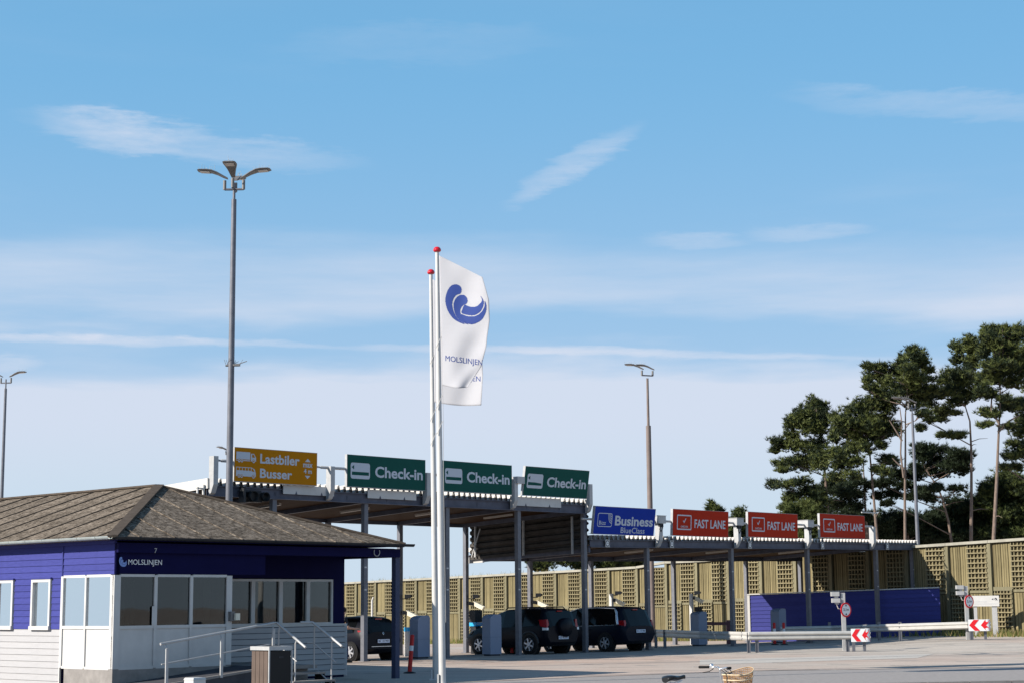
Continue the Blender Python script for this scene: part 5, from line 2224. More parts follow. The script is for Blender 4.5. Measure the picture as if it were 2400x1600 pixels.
def height_post(label, px, py, top, sign, lamps):
    g = gp(px, py)
    t_ = thing('height_limit_post', label, 'sign', g, 0.0, 'posts with round height limit signs')
    H = at(px, top, g.y).z - g.z
    m = MB()
    m.box(-0.075, 0.075, -0.06, 0.06, 0, H)
    m.build('post', steel_lt, t_)
    c = at(sign[0], sign[1], g.y - 0.12)
    rot = TH - R_(12)
    h_ = MB()
    n = 26
    h_.lathe([(0.275, 0.0), (0.275, 0.02)], n, (0, 0, 0), 'Y', 1)
    ring(h_, circ(0, 0, 0.272, n), circ(0, 0, 0.215, n), -0.002, 1)
    shape(h_, circ(0, 0, 0.214, n), -0.002, 0)
    put_text(h_, "3,1m", -0.145, -0.055, 0.29, 0.12, -0.004, 2, 0.02)
    shape(h_, [(-0.05, 0.19), (0.05, 0.19), (0, 0.11)], -0.004, 2)
    shape(h_, [(-0.05, -0.19), (0, -0.11), (0.05, -0.19)], -0.004, 2)
    o = h_.build('round_sign', [white_refl, red_refl, letter_dark], t_, c - g, (0, 0, rot), fix=False)
    for lx, ly in lamps:
        p = at(lx, ly, g.y) - g
        m = MB()
        m.box(p.x - 0.17, p.x + 0.13, -0.12, 0.12, p.z - 0.08, p.z + 0.08)
        m.box(p.x - 0.05, p.x + 0.09, -0.08, 0.08, p.z - 0.14, p.z - 0.08)
        m.build('sensor_box', steel_lt, t_)
        m = MB()
        m.tube([(p.x, 0, p.z - 0.12), (p.x + 0.06, 0, p.z - 0.30), (p.x + 0.2, 0, p.z - 0.34), (-0.07, 0, p.z - 0.05)], 0.022, 6)
        m.build('sensor_cable', white, t_)
    return t_


height_post('steel post with round 3,1m height sign beside the nearer guard rail', 1980, 1524, 1388, (1983, 1428), [(1958, 1391), (1960, 1406)])
height_post('steel post with round 3,1m height sign in front of the white notice board', 2269, 1498, 1372, (2272, 1408.5), [(2250, 1375), (2251, 1388.5)])

# white notice board on a post
g = gp(2335, 1490)
nbd = thing('notice_board', 'long white notice board with faint print in front of the timber fence', 'sign', g, -0.3)
a = at(2277, 1395, g.y) - g
b = at(2342, 1419.5, g.y) - g
m = MB()
m.box(a.x, b.x, -0.05, 0.0, b.z, a.z)
m.build('board', white, nbd)
m = MB()
m.box(-0.13, 0.10, 0.005, 0.09, -0.05, a.z - 0.05)
m.box(a.x + 0.1, a.x + 0.25, 0.005, 0.09, -0.05, a.z - 0.05)
m.build('post', steel_lt, nbd)
m = MB()
wdt = b.x - a.x
hgt = a.z - b.z
random.seed(3)
for row, zz, x1_ in ((0, .40, .55), (1, .20, .92)):
    x = a.x + 0.12 * wdt
    while x < a.x + x1_ * wdt:
        w_ = random.uniform(.02, .07) * wdt
        m.box(x, x + w_, -0.053, -0.0505, b.z + zz * hgt, b.z + (zz + .07) * hgt)
        x += w_ + 0.015 * wdt
m.build('print_lines', mat('grey_print', (0.45, 0.45, 0.46), 0.6), nbd)
m = MB()
shape(m, [(a.x + .73 * wdt, b.z + .66 * hgt), (a.x + .80 * wdt, b.z + .58 * hgt), (a.x + .80 * wdt, b.z + .76 * hgt)], -0.053)
ring(m, circ(a.x + .88 * wdt, b.z + .68 * hgt, .055), circ(a.x + .88 * wdt, b.z + .68 * hgt, .03), -0.053)
shape(m, [(a.x + .92 * wdt, b.z + .55 * hgt), (a.x + .95 * wdt, b.z + .55 * hgt), (a.x + .89 * wdt, b.z + .76 * hgt), (a.x + .86 * wdt, b.z + .76 * hgt)], -0.053)
m.build('arrow_symbol', letter_dark, nbd)

# ------------------------------------------------------------------ lane equipment


def cabinet_thing(label, g, w, h, d, mon=False, dz=0.0, rot=TH):
    t_ = thing('check_in_cabinet', label, 'ticket machine', g, rot, 'grey check-in cabinets between the lanes')
    m = MB()
    prof = [(-w / 2, 0.06), (w / 2, 0.06), (w / 2, h - 0.10), (w / 2 - 0.03, h - 0.02), (w / 2 - 0.12, h), (-w / 2 + 0.20, h - 0.02), (-w / 2 + 0.06, h - 0.07), (-w / 2, h - 0.14)]
    m.prism([(a, -d / 2, b) for a, b in prof], (0, d, 0))
    m.build('cabinet_body', cabinet, t_)
    m = MB()
    m.box(-w / 2 + 0.04, w / 2 - 0.04, -d / 2 + 0.04, d / 2 - 0.04, 0, 0.06)
    m.build('plinth', dark_conc, t_)
    m = MB()
    m.box(-w / 2 - 0.004, w / 2 + 0.004, -d / 2 - 0.004, d / 2 + 0.004, h * 0.45, h * 0.452)
    m.build('panel_joint', dark_metal, t_)
    m = MB()
    m.box(w / 2, w / 2 + 0.05, -d / 2 + 0.05, d / 2 - 0.05, h * 0.50, h - 0.08)
    m.box(w / 2 + 0.05, w / 2 + 0.055, -d / 2 + 0.12, d / 2 - 0.12, h * 0.66, h - 0.18, 1)
    m.build('machine_front', [cabinet, black], t_)
    if mon:
        m = MB()
        m.box(-0.12, 0.14, -0.10, 0.14, h, h + 0.20)
        m.build('camera_head', black, t_)
    return t_


cabinet_thing('grey check-in cabinet beside the white flagpoles, with the leaning red bollard in front', gp(984, 1542), 0.58, 1.49, 0.42)
cabinet_thing('grey check-in cabinet in front of the bonnet of the SUV with the spare wheel', gp(1153, 1535.5), 0.58, 1.49, 0.42)
cabinet_thing('grey check-in cabinet with a black camera head behind the nearer guard rail', gp(1639, 1512.5), 0.60, 1.48, 0.46, True)
cabinet_thing('grey check-in cabinet before the blue boarded wall with two red bollards', gp(1826, 1506), 0.56, 1.55, 0.46)


def bollard(label, g, h, lean=0.0, red_top=1.0, base=True):
    t_ = thing('red_bollard', label, 'bollard', g, TH, 'red and white lane bollards')
    m = MB()
    m.tube([(0, 0, 0.02), (lean * .6, 0, h * 0.6), (lean, 0, h - 0.02), (lean, 0, h)], [0.062, 0.06, 0.06, 0.03], 12)
    m.build('tube', red_pl, t_)
    m = MB()
    z0 = h * 0.58
    m.tube([(lean * .58, 0, z0), (lean * .7, 0, z0 + 0.14)], 0.0635, 12)
    m.build('reflective_band', white_refl, t_)
    if base:
        m = MB()
        m.lathe([(0.18, 0.0), (0.17, 0.025), (0.07, 0.05)], 14)
        m.build('base_plate', black, t_)
    return t_


bollard('leaning red bollard with a white band beside the white flagpoles', gp(960, 1576.5), 1.05, 0.10)
bollard('red bollard standing before the door of the SUV with the spare wheel', gp(1200, 1531.5), 1.0)
bollard('left of two red bollards before the boarded wall cabinet', gp(1816, 1510), 0.95)
bollard('right of two red bollards before the boarded wall cabinet', gp(1838, 1510), 0.95)
bollard('red bollard at the foot of a canopy column before the dark boarded wall', gp(1897.5, 1504), 0.92)

g = gp(956, 1537)
t_ = thing('white_pillar', 'white pillar with a bright blue cap beside the first cabinet', 'pillar', g, TH)
m = MB()
m.box(-0.10, 0.10, -0.10, 0.10, 0, 0.92)
m.build('shaft', white, t_)
m = MB()
m.box(-0.105, 0.105, -0.105, 0.105, 0.925, 1.08)
m.build('cap', cyan_m, t_)
g = Vector((at(1115, 1440, 67.5).x, 67.5, 0))
g.z = zf(g.x, g.y)
t_ = thing('ticket_terminal', 'dark ticket terminal with a blue lettered box behind the bonnet of the SUV', 'ticket machine', g, TH)
h0, h1, h2 = at(1115, 1466, 67.5).z - g.z, at(1115, 1457, 67.5).z - g.z, at(1115, 1429, 67.5).z - g.z
m = MB()
m.box(-0.14, 0.14, -0.14, 0.14, 0, h0)
m.build('stand', dark_metal, t_)
m = MB()
m.box(-0.18, 0.18, -0.18, 0.18, h0, h1 - 0.005)
put_text(m, "CHECK", -0.15, h1 - 0.10, 0.30, 0.075, -0.184, 1)
m.build('blue_box', [cyan_m, white_refl], t_)
m = MB()
m.box(-0.20, 0.20, -0.16, 0.16, h1, h2)
m.build('screen_housing', dark_metal, t_)

g = Vector((at(1711, 1460, 79).x, 79, 0))
g.z = zf(g.x, g.y)
t_ = thing('barrier_gate', 'maroon lifting barrier with its arm lowered behind the nearer guard rail', 'barrier', g, 0.0)
zt = at(1711, 1452, 79).z - g.z
m = MB()
m.box(-0.17, 0.17, -0.15, 0.15, 0, zt)
m.build('barrier_box', barrier_m, t_)
m = MB()
xa = at(1640, 1457, 79).x - g.x
m.box(xa, -0.17, -0.22, -0.15, zt - 0.22, zt - 0.08)
m.build('barrier_arm', barrier_m, t_)


def eq_cam(label, anchor, cam_px, Y, nm, light):
    p = at(cam_px[0], cam_px[1], Y)
    t_ = thing(nm, label, 'camera' if not light else 'lamp', p, 0.0, 'small cameras on the lane posts' if not light else 'cream lane cameras on the lane posts')
    m = MB()
    if light:
        d = Vector((0.85, -0.3, -0.42)).normalized()
        m.bar(-d * 0.20, d * 0.22, 0.16, 0.15)
        m.build('camera_housing', cam_white, t_)
        m = MB()
        m.bar(-d * 0.22 + Vector((0, 0, 0.085)), d * 0.30 + Vector((0, 0, 0.085)), 0.18, 0.02)
        m.build('sun_shield', cam_white, t_)
        a_ = Vector((anchor, Y, p.z + 0.12)) - p
        m = MB()
        m.bar(a_, -d * 0.16, 0.12, 0.14)
        m.build('bracket', dark_metal, t_)
    else:
        m = MB()
        m.box(-0.11, 0.13, -0.09, 0.09, -0.08, 0.07)
        m.lathe([(0.05, 0.13), (0.045, 0.19)], 10, (0, 0, 0), 'X')
        m.build('camera_housing', dark_metal if light is False else lamp_grey, t_)
        a_ = Vector((anchor, Y, p.z - 0.10)) - p
        m = MB()
        m.tube([a_, (-0.02, 0, -0.10), (0, 0, -0.05)], 0.022, 6)
        m.build('bracket', dark_metal, t_)


for (u, c1, c2, w_) in ((0.02, (955, 1396), (965, 1440.5), 'by the first back column'), (3.7, (1114, 1396), (1122, 1419), 'above the bonnet of the SUV'), (7.57, (1261, 1393), (1270, 1416), 'above the roof of the SUV')):
    p = cw(u, 6.44)
    eq_cam('small dark camera on an arm ' + w_, p.x + 0.1, c1, p.y - 0.1, 'lane_camera', False)
    eq_cam('cream housing pointing down ' + w_, p.x + 0.1, c2, p.y - 0.1, 'plate_camera', True)
for (px, y0_, c1, c2, Y, lab) in ((1434, 1390, (1448, 1388), (1452, 1411), 76.0, 'behind the roof of the dark people carrier'), (1622, 1390, (1633, 1387.5), (1637, 1405), 79.5, 'behind the cabinet with the black head')):
    g = at(px, 1480, Y)
    g.z = zf(g.x, g.y)
    t_ = thing('white_mast', 'thin white mast ' + lab, 'post', g, TH)
    m = MB()
    m.box(-0.07, 0.07, -0.07, 0.07, 0, at(px, y0_, Y).z - g.z)
    m.build('shaft', white, t_)
    eq_cam('pale small camera on the white mast ' + lab, g.x + 0.08, c1, Y, 'lane_camera', None)
    eq_cam('cream housing on the white mast ' + lab, g.x + 0.08, c2, Y, 'plate_camera', True)
g = at(872, 1480, 74)
g.z = zf(g.x, g.y)
t_ = thing('white_mast', 'thin white mast above the roof of the small black hatchback', 'post', g, 0)
m = MB()
hh = at(872, 1405, 74).z - g.z
m.tube([(0, 0, 0), (0, 0, hh)], 0.045, 8)
m.tube([(0, 0, hh), (0.05, 0, hh + 0.12)], 0.03, 8)
m.build('shaft', white, t_)

# lamps and boxes at the left end of the tall canopy
p = cw(-12.6, -0.32, 5.30)
t_ = thing('twin_floodlight', 'black twin floodlight fixed below the yellow lorry sign', 'lamp', p, TH)
m = MB()
m.box(-0.45, 0.35, -0.02, 0.14, 0.14, 0.2)
m.box(-0.42, -0.34, -0.12, 0.14, -0.2, 0.3)
m.build('bracket', dark_metal, t_)
for x0_, r_ in ((-0.05, 0.17), (0.42, 0.15)):
    m = MB()
    m.lathe([(r_ * 0.6, 0.12), (r_, 0.02), (r_, -0.20), (r_ * 0.9, -0.20), (r_ * 0.85, -0.05), (0.02, -0.05)], 18, (x0_, 0, 0.0), 'Y')
    m.build('spotlight', black, t_)
m = MB()
m.box(-0.2, 0.32, -0.1, 0.1, -0.18, 0.12)
m.build('housing', black, t_)
p = at(475, 1157, cw(-14.3, -0.1).y)
t_ = thing('white_bracket', 'white bracket with small boxes at the left end of the tall canopy', 'bracket', p, TH)
m = MB()
m.box(0.0, 0.05, -0.03, 0.03, -0.3, 0.3)
m.box(-0.22, -0.18, -0.03, 0.03, -0.15, 0.22)
m.bar((-0.38, 0, -0.02), (0.02, 0, -0.32), 0.06, 0.06)
m.box(-0.22, 0.0, -0.03, 0.03, 0.16, 0.20)
m.box(-0.46, -0.32, -0.08, 0.08, -0.08, 0.05)
m.build('bracket_frame', white, t_)

# ------------------------------------------------------------------ cars


def wheel(parent, x, y, R, side, spokes=6):
    m = MB()
    w = 0.11
    m.lathe([(R * 0.66, -w), (R * 0.93, -w), (R, -w * 0.6), (R, w * 0.6), (R * 0.93, w), (R * 0.66, w)], 26, (x, y, R), 'Y')
    t_ = m.build('tyre', tyre_m, parent)
    m = MB()
    yo = y + side * (w + 0.03)
    m.lathe([(R * 0.66, 0), (R * 0.66, -side * 0.03), (R * 0.58, -side * 0.03), (R * 0.58, 0.0)], 26, (x, yo, R), 'Y', cap=False)
    for k in range(spokes):
        a = 2 * math.pi * k / spokes + 0.3
        m.bar((x + 0.05 * math.cos(a), yo - side * 0.01, R + 0.05 * math.sin(a)), (x + R * 0.62 * math.cos(a), yo - side * 0.015, R + R * 0.62 * math.sin(a)), 0.055, 0.03, 0, (0, 1, 0))
    m.lathe([(0.075, 0.0), (0.06, side * 0.015)], 12, (x, yo, R), 'Y')
    m.build('rim', alloy, t_)
    m = MB()
    m.lathe([(R * 0.60, -side * 0.028), (R * 0.59, -side * 0.026)], 20, (x, yo, R), 'Y')
    m.build('brake_disc', black, t_)


def car(name, label, g_wheel, xr, wb, R, track, st, paint, plate, extra, gl=(3, 6), rearw=(0, 2), wind=(6, 7), plate_z=0.62, head=0.0):
    ang = math.atan2(Lv.y, Lv.x) + head
    Rm = Matrix.Rotation(ang, 3, 'Z')
    o = g_wheel - Rm @ Vector((xr, track / 2, 0))
    gz0, gz1 = g_wheel.z, zf(*(g_wheel + Rm @ Vector((wb, 0, 0))).to_2d())
    t_ = thing(name, label, 'car', (o.x, o.y, g_wheel.z), ang, 'cars waiting under the canopies')
    t_.rotation_euler = (0, math.atan2(gz0 - gz1, wb), ang)
    rings = []
    for (x, zb, wl_, wm, wb2, zbelt, wr, zr) in st:
        half = [(0, zb), (wl_ * .9, zb), (wl_, zb + .10), (wm, min(.66, zbelt - .08)), (wb2, zbelt), (wr, zr - .055), (wr * .8, zr), (0, zr + .02)]
        rg = [(x, y, z) for y, z in half] + [(x, -y, z) for y, z in half[-2:0:-1]]
        rings.append(rg)
    n = 14
    m = MB()
    vs = [p for rg in rings for p in rg]
    fs = []
    for i in range(len(rings) - 1):
        for j in range(n):
            a, b = i * n + j, i * n + (j + 1) % n
            fs.append((a, b, b + n, a + n))
    m.add(vs, fs, 0, True)
    m.add(rings[0], [tuple(range(n))])
    m.add(rings[-1], [tuple(range(n))])
    m.build('body', paint, t_)

    def panel(i0, i1, js, off, nm, mt):
        mm = MB()
        for i in range(i0, i1):
            for j in js:
                q = [rings[i][j], rings[i][(j + 1) % n], rings[i + 1][(j + 1) % n], rings[i + 1][j]]
                mm.add([(a + off[0], b + off[1], c + off[2]) for a, b, c in q], [(0, 1, 2, 3)])
        return mm.build(nm, mt, t_)
    panel(gl[0], gl[1], [4], (0, 0.006, 0.002), 'side_window', car_glass)
    panel(gl[0], gl[1], [9], (0, -0.006, 0.002), 'side_window', car_glass)
    panel(rearw[0], rearw[1], [5, 6, 7, 8], (-0.008, 0, 0.004), 'rear_window', car_glass)
    panel(wind[0], wind[1], [5, 6, 7, 8], (0.008, 0, 0.006), 'windscreen', car_glass)
    wm = st[4][3]
    for x in (xr, xr + wb):
        for s in (1, -1):
            m = MB()
            m.lathe([(R * 1.16, -0.1), (R * 1.16, 0.1)], 26, (x, s * (wm - 0.095), R), 'Y')
            m.build('wheel_arch', black, t_)
            wheel(t_, x, s * (wm - 0.09), R, s)
    # number plate
    m = MB()
    m.box(-0.035, -0.02, -0.27, 0.27, plate_z, plate_z + 0.12)
    pl_ = m.build('number_plate', plate_m, t_)
    vs, fs = text_geo(plate, 0.012)
    m = MB()
    m.add([(-0.0365, 0.24 - a * 0.48, plate_z + 0.025 + b * 0.075) for a, b in vs], fs)
    m.build('plate_lettering', letter_dark, pl_)
    # tail lights, bumper strip, brake light, mirrors, handles
    for s in (1, -1):
        extra_tail(t_, s, extra)
        m = MB()
        x_m = st[6][0] + 0.05
        m.box(x_m - 0.08, x_m + 0.12, s * (wm - 0.02), s * (wm + 0.16), st[6][5] + 0.02, st[6][5] + 0.18)
        m.build('mirror', paint, t_)
        for xx in (xr + 0.75, xr + 1.75):
            m = MB()
            m.box(xx, xx + 0.18, s * (wm - 0.012), s * (wm + 0.02), st[4][5] - 0.16, st[4][5] - 0.13)
            m.build('door_handle', extra.get('handle', paint), t_)
    m = MB()
    zr = st[2][7]
    m.box(st[2][0] - 0.06, st[2][0] - 0.02, -0.15, 0.15, zr - 0.02, zr + 0.02)
    m.build('brake_light', tail_red, t_)
    return t_


def extra_tail(t_, s, ex):
    x0_, y0_, z0_, z1_ = ex['tail']
    m = MB()
    m.prism([(x0_, s * y0_, z0_), (x0_ + 0.30, s * (y0_ + 0.04), z0_ + 0.06), (x0_ + 0.36, s * (y0_ + 0.035), z1_), (x0_ + 0.06, s * (y0_ - 0.01), z1_ - 0.02)], (0, -s * 0.10, 0))
    m.prism([(x0_ - 0.0, s * (y0_ - 0.02), z0_), (x0_ - 0.0, s * (y0_ - 0.14), z0_ + 0.02), (x0_ + 0.03, s * (y0_ - 0.11), z1_), (x0_ + 0.04, s * (y0_ - 0.02), z1_)], (0.12, 0, 0))
    m.build('tail_light', tail_red, t_)
    if ex.get('clear'):
        m = MB()
        m.box(x0_ - 0.02, x0_ + 0.2, s * (y0_ - 0.08), s * (y0_ + 0.03), z0_ - 0.09, z0_)
        m.build('reversing_light', white_refl, t_)


ST_SUV = [(0.00, .45, .76, .84, .79, .98, .70, 1.04), (0.09, .36, .84, .90, .86, 1.05, .74, 1.28), (0.20, .31, .86, .915, .88, 1.06, .74, 1.58), (0.42, .29, .87, .925, .89, 1.06, .72, 1.67),
          (1.20, .26, .88, .925, .90, 1.03, .71, 1.695), (2.25, .26, .88, .92, .90, 1.00, .69, 1.67), (2.72, .26, .88, .92, .89, .99, .66, 1.55), (3.28, .26, .88, .91, .87, .98, .74, 1.10),
          (3.80, .29, .87, .90, .80, .93, .70, 1.01), (4.18, .33, .82, .86, .70, .84, .60, .91), (4.36, .42, .68, .74, .60, .70, .50, .75)]
suv = car('suv', 'dark SUV with a spare wheel on its tailgate under the tall canopy', gp(1247, 1532.3), 0.86, 2.60, 0.37, 1.58, ST_SUV, carp2, "KZ 97 097", {'tail': (0.02, 0.87, 0.98, 1.28), 'clear': True}, plate_z=0.55)
m = MB()
m.lathe([(0.34, 0.02), (0.345, -0.16), (0.30, -0.20), (0.02, -0.205)], 30, (0, 0, 0), 'X')
m.build('spare_wheel', carp2, suv, (0.02, -0.05, 0.98))
for s in (1, -1):
    m = MB()
    m.tube([(0.45, s * 0.63, 1.66), (0.55, s * 0.63, 1.735), (2.2, s * 0.61, 1.735), (2.35, s * 0.61, 1.655)], 0.022, 8)
    m.build('roof_rail', dark_metal, suv)
    m = MB()
    m.prism([(4.16, s * 0.80, .70), (4.28, s * 0.62, .72), (4.05, s * 0.66, .92), (3.92, s * 0.80, .90)], (0, -s * 0.05, 0))
    m.build('headlight', white_refl, suv)
    m = MB()
    m.tube([(0.86 + 0.47 * math.cos(a), s * 0.93, 0.37 + 0.47 * math.sin(a)) for a in np.linspace(0.1, 3.04, 14)], 0.03, 6)
    m.build('wing_trim', mat('grey_trim', (0.06, 0.065, 0.07), 0.5), suv)

k = 1.06
ST_MPV = [(0.00, .42, .80, .88, .82, .86, .74, .96), (0.10, .34, .86, .93, .90, .98, .76, 1.18), (0.30, .30, .89, .95, .92, 1.02, .74, 1.60), (0.55, .27, .90, .955, .93, 1.02, .72, 1.70),
          (1.50, .24, .91, .955, .93, 1.00, .71, 1.735), (2.60, .24, .91, .95, .93, .98, .69, 1.70), (3.10, .24, .91, .95, .92, .97, .66, 1.58), (3.95, .25, .90, .94, .88, .96, .74, 1.10),
          (4.35, .28, .88, .92, .80, .90, .68, .98), (4.66, .33, .80, .85, .70, .80, .58, .86), (4.80, .42, .68, .72, .58, .66, .48, .70)]
mpv = car('people_carrier', 'dark blue people carrier with a silver rear pillar under the low canopy', gp(1425, 1526), 0.98, 2.85, 0.35, 1.62, ST_MPV, carp3, "KG 39 898", {'tail': (0.06, 0.89, 0.98, 1.20)}, gl=(3, 6), plate_z=0.72)
for s in (1, -1):
    m = MB()
    m.tube([(3.05, s * 0.725, 1.545), (2.55, s * 0.735, 1.665), (1.5, s * 0.745, 1.695), (0.62, s * 0.755, 1.66), (0.50, s * 0.80, 1.50), (0.40, s * 0.90, 1.20), (0.34, s * 0.94, 1.04)], [0.012, 0.014, 0.016, 0.03, 0.05, 0.055, 0.05], 8)
    m.tube([(0.34, s * 0.945, 1.03), (1.5, s * 0.948, 1.01), (2.5, s * 0.945, .99)], 0.010, 6)
    m.build('window_trim', chrome, mpv)
ST_H = [(0.00, .40, .74, .80, .74, .88, .60, .96), (0.08, .32, .80, .86, .82, .95, .66, 1.16), (0.28, .26, .82, .88, .84, .96, .62, 1.40), (0.55, .22, .83, .885, .85, .95, .61, 1.47),
        (1.20, .20, .84, .885, .86, .92, .61, 1.50), (1.95, .20, .84, .88, .86, .90, .60, 1.47), (2.40, .20, .84, .88, .85, .89, .58, 1.36), (3.05, .20, .84, .87, .83, .88, .66, .98),
        (3.60, .24, .82, .86, .74, .82, .60, .90), (3.90, .30, .76, .80, .62, .72, .50, .78), (4.05, .38, .62, .66, .50, .60, .42, .64)]
hb = car('hatchback', 'small black hatchback at the left check-in lane beside the ticket office', gp(829, 1548), 0.66, 2.55, 0.31, 1.50, ST_H, carp, "BC 33 997", {'tail': (0.02, 0.80, 0.90, 1.03)}, plate_z=0.60)
m = MB()
m.tube([(-0.01, 0, 0.0), (0.0, 0.03, 0.05), (0.02, 0, 0.10), (0.0, -0.03, 0.05), (-0.01, 0, 0.0)], 0.010, 6)
m.build('badge', chrome, hb, (-0.01, 0.0, 0.87))
m = MB()
m.box(-0.03, 0.0, -0.55, 0.55, 0.475, 0.49)
m.build('bumper_strip', chrome, hb)

# ------------------------------------------------------------------ person leaning on the hatchback


def skin_body(name, joints, edges, m_, parent, root=0):
    me = bpy.data.meshes.new(name)
    me.from_pydata([j[0] for j in joints], edges, [])
    me.materials.append(m_)
    o = inst(name, me, parent)
    md = o.modifiers.new('skin', 'SKIN')
    for i, j in enumerate(joints):
        v = me.skin_vertices[0].data[i]
        r_ = j[1]
        v.radius = r_ if isinstance(r_, tuple) else (r_, r_)
        v.use_root = (i == root)
    md.use_smooth_shade = True
    sb = o.modifiers.new('subdivision', 'SUBSURF')
    sb.levels = 1
    sb.render_levels = 2
    return o


g = at(800, 1549, 57.0)
g.z = zf(g.x, g.y)
ps = thing('person', 'person in dark clothes standing beside the black hatchback with an arm out', 'person', g, R_(35))
#   local x: towards the car, y: left, z: up
J = [((0, 0, .95), (.15, .11)), ((0, 0, 1.15), (.14, .10)), ((.03, 0, 1.36), (.17, .11)), ((.04, 0, 1.48), (.07, .07)), ((.06, 0, 1.56), (.055, .055)), ((.08, 0, 1.66), (.085, .10)), ((.08, 0, 1.75), (.06, .07)),
     ((.03, .19, 1.40), .06), ((.12, .25, 1.16), .045), ((.40, .20, 1.10), .036), ((.50, .19, 1.11), .032),
     ((.03, -.19, 1.40), .06), ((.10, -.25, 1.14), .045), ((.40, -.18, 1.10), .036), ((.50, -.17, 1.11), .032),
     ((0, .10, .86), .085), ((.03, .11, .50), .065), ((-.01, .12, .10), .045), ((.12, .13, .05), .04),
     ((0, -.10, .86), .085), ((.10, -.11, .50), .065), ((.12, -.12, .10), .045), ((.25, -.13, .05), .04)]
E_ = [(0, 1), (1, 2), (2, 3), (3, 4), (4, 5), (5, 6), (2, 7), (7, 8), (8, 9), (9, 10), (2, 11), (11, 12), (12, 13), (13, 14), (0, 15), (15, 16), (16, 17), (17, 18), (0, 19), (19, 20), (20, 21), (21, 22)]
for side, b in ((1, 10), (-1, 14)):
    hx, hy, hz = J[b][0]
    for f_, (dx, dy, dz, l_) in enumerate(((.06, .012, -.005, .07), (.07, .004, -.004, .08), (.065, -.006, -.006, .075), (.05, -.016, -.01, .06), (.02, .03, .012, .05))):
        i = len(J)
        J.append(((hx + dx * .7, hy + dy * 1.6, hz + dz), .010))
        J.append(((hx + dx * .7 + l_ * .8, hy + dy * 2.0, hz + dz * 3 - .02), .008))
        E_ += [(b, i), (i, i + 1)]
skin_body('body', J, E_, skin_m, ps)
T = [((0, 0, .97), (.165, .125)), ((0, .105, .86), .105), ((.03, .115, .50), .085), ((-.01, .12, .10), .075), ((0, -.105, .86), .105), ((.10, -.115, .50), .085), ((.12, -.12, .10), .075)]
skin_body('trousers', T, [(0, 1), (1, 2), (2, 3), (0, 4), (4, 5), (5, 6)], denim, ps)
Tj = [((0, 0, .93), (.165, .125)), ((0, 0, 1.15), (.165, .125)), ((.03, 0, 1.37), (.185, .125)), ((.035, 0, 1.47), (.085, .085)), ((.03, .20, 1.40), .078), ((.11, .255, 1.19), .062), ((.03, -.20, 1.40), .078), ((.09, -.255, 1.18), .062)]
skin_body('jacket', Tj, [(0, 1), (1, 2), (2, 3), (2, 4), (4, 5), (2, 6), (6, 7)], jacket, ps)
m = MB()
m.lathe([(0.02, 0.115), (0.07, 0.10), (0.098, 0.05), (0.10, 0.0), (0.085, -0.05)], 14, (0.065, 0, 1.70))
m.build('hair', hair_m, ps)
for s in (.12, -.12):
    m = MB()
    bx_ = -.01 if s > 0 else .12
    m.prism([(bx_ - .10, s - .05, 0), (bx_ + .20, s - .05, 0), (bx_ + .20, s - .05, .05), (bx_ + .08, s - .05, .10), (bx_ - .08, s - .05, .11)], (0, .10, 0))
    m.build('shoe', black, ps)

# ------------------------------------------------------------------ bicycle in the foreground
hd = Vector((0.86, 0.51, 0))
ang = math.atan2(hd.y, hd.x)
sp = at(1580, 1590, 23.3)
bk = thing('bicycle', 'bicycle with a rusty front basket and black saddle at the lower edge', 'bicycle', (sp.x, sp.y, 0), ang)
ss = sp.z
m = MB()      # saddle, nose forward
vs = []
prof = [(-0.15, 0.075, 0.00), (-0.13, 0.105, 0.02), (-0.06, 0.11, 0.03), (0.02, 0.065, 0.02), (0.10, 0.035, 0.022), (0.16, 0.025, 0.035), (0.18, 0.012, 0.03)]
for x, hw, z in prof:
    for a in np.linspace(0, 2 * math.pi, 12, endpoint=False):
        vs.append((x, hw * math.cos(a), ss + z + (0.025 if math.sin(a) > 0 else 0.05) * math.sin(a) * (1 if x < 0.1 else 0.7)))
m.add(vs, [(i * 12 + j, i * 12 + (j + 1) % 12, (i + 1) * 12 + (j + 1) % 12, (i + 1) * 12 + j) for i in range(len(prof) - 1) for j in range(12)], 0, True)
m.add(vs[:12], [tuple(range(12))])
m.add(vs[-12:], [tuple(range(12))])
m.build('saddle', leather, bk)
m = MB()
m.tube([(0, 0, ss - 0.05), (0.0, 0, ss - 0.12), (0.06, 0, 0.62), (0.14, 0, 0.30)], 0.014, 8)
for s in (.04, -.04):
    m.tube([(-.10, s, ss - .03), (0, s, ss - .06), (.12, s * .5, ss - .02)], 0.006, 6)
m.build('seat_post', chrome, bk)
hb_z = at(1692, 1563, 23.7).z
hx = 0.70
m = MB()
m.tube([(0.06, 0, 0.62), (0.80, 0, 0.74)], 0.020, 8)
m.tube([(0.14, 0, 0.30), (0.84, 0, 0.66)], 0.020, 8)
m.tube([(0.08, 0, 0.58), (-0.36, 0.0, 0.36)], 0.012, 8)
m.tube([(0.14, 0, 0.30), (-0.36, 0.0, 0.34)], 0.012, 8)
m.build('frame', bike_blue, bk)
m = MB()
m.tube([(0.80, 0, 0.80), (0.85, 0, 0.62), (1.00, 0, 0.36)], 0.018, 8)
m.tube([(0.77, 0, hb_z - 0.02), (0.78, 0, hb_z - 0.12), (0.81, 0, 0.76)], 0.014, 8)
m.build('fork_and_stem', chrome, bk)
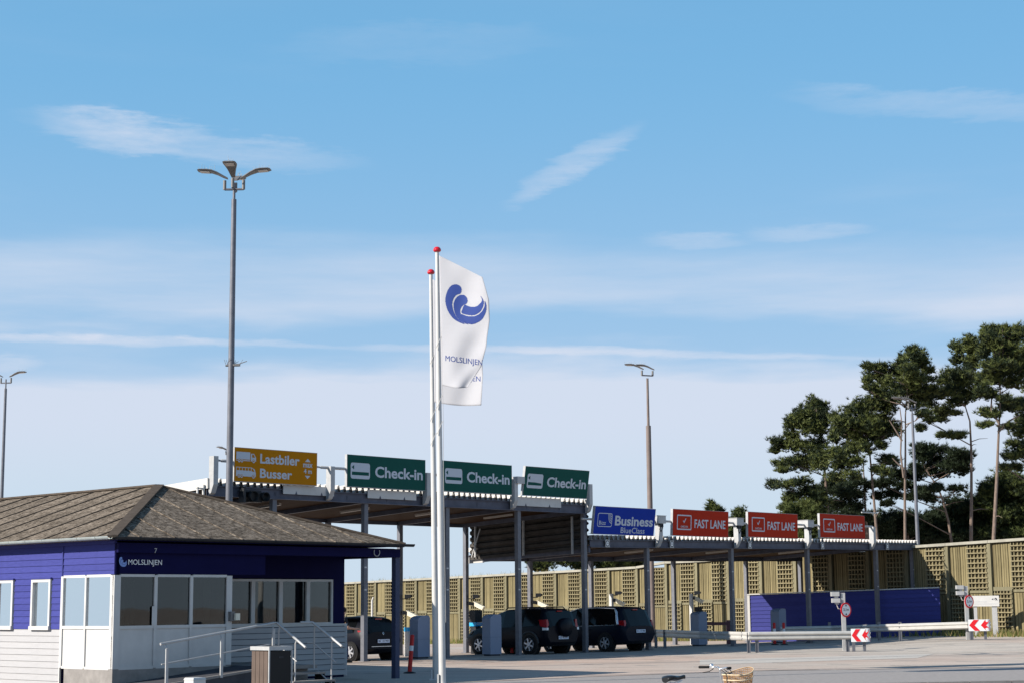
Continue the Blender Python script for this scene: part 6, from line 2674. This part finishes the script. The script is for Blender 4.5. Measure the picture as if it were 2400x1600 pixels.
for x in (-0.36, 1.02):
    m = MB()
    m.lathe([(0.32, -0.018), (0.345, -0.012), (0.35, 0.0), (0.345, 0.012), (0.32, 0.018), (0.315, 0.0), (0.32, -0.018)], 40, (x, 0, 0.35), 'Y')
    w_ = m.build('tyre', rubber, bk)
    m = MB()
    for k in range(18):
        a = 2 * math.pi * k / 18
        m.tube([(x, (0.03 if k % 2 else -0.03), 0.35), (x + .315 * math.cos(a), 0, 0.35 + .315 * math.sin(a))], 0.002, 3)
    m.lathe([(0.02, -0.05), (0.02, 0.05)], 10, (x, 0, 0.35), 'Y')
    m.build('spokes', chrome, w_)
m = MB()
for s in (1, -1):
    m.tube([(0.77, 0, hb_z - 0.02), (0.82, s * 0.10, hb_z), (0.80, s * 0.20, hb_z + 0.0), (0.74, s * 0.26, hb_z - 0.0)], 0.011, 8)
m.build('handlebar', chrome, bk)
for s in (1, -1):
    m = MB()
    m.tube([(0.77, s * 0.235, hb_z), (0.66, s * 0.315, hb_z - 0.0), (0.65, s * 0.32, hb_z)], [0.018, 0.019, 0.012], 10)
    m.build('grip', rubber, bk)
    m = MB()
    m.tube([(0.80, s * 0.18, hb_z - 0.02), (0.78, s * 0.25, hb_z - 0.06), (0.70, s * 0.30, hb_z - 0.075)], 0.006, 6)
    m.build('brake_lever', black, bk)
m = MB()
m.lathe([(0.005, 0.035), (0.02, 0.03), (0.028, 0.012), (0.028, 0.0)], 14, (0.79, 0.21, hb_z + 0.015))
m.build('bell', chrome, bk)
m = MB()
for s in (0.06, -0.02):
    m.tube([(0.80, s, hb_z - 0.01), (0.90, s - .02, hb_z - 0.08), (0.90, s - .06, hb_z - 0.30), (0.84, s - .03, hb_z - 0.45)], 0.005, 5)
m.build('brake_cables', black, bk)
# basket: woven oval with a dipped rim
BX, BZ0, BZ1 = 1.08, hb_z - 0.36, hb_z - 0.055


def brim(a, f_):
    """point of the basket wall at angle a, height fraction f_"""
    rx, ry = 0.165 + 0.035 * f_, 0.18 + 0.04 * f_
    z = BZ0 + (BZ1 - BZ0) * f_ + (0.045 * math.cos(a) - 0.03 * math.sin(a) ** 2) * f_
    return Vector((BX + rx * math.cos(a), ry * math.sin(a), z))


m = MB()
NA = 40
for k in range(15):
    f_ = k / 14
    pts = [brim(2 * math.pi * i / NA, f_) + Vector((0, 0, 0.004 * math.sin(i * math.pi))) for i in range(NA + 1)]
    m.tube(pts, 0.0052, 4, 0, False)
for i in range(NA):
    a = 2 * math.pi * i / NA
    m.tube([brim(a, 0), brim(a, 0.5), brim(a, 1)], 0.004, 4)
for i in range(9):
    x = BX - 0.15 + i * 0.0375
    m.tube([(x, -0.17, BZ0), (x, 0.17, BZ0)], 0.005, 4)
bas = m.build('basket', rust_wire, bk)
m = MB()
for f_ in (1.0, 0.72):
    m.tube([brim(2 * math.pi * i / NA, f_) * 1.0 + Vector((0.006 * math.cos(2 * math.pi * i / NA), 0.006 * math.sin(2 * math.pi * i / NA), 0)) for i in range(NA + 1)], 0.008, 6, 0, False)
m.build('basket_rim', cream_wire, bas)
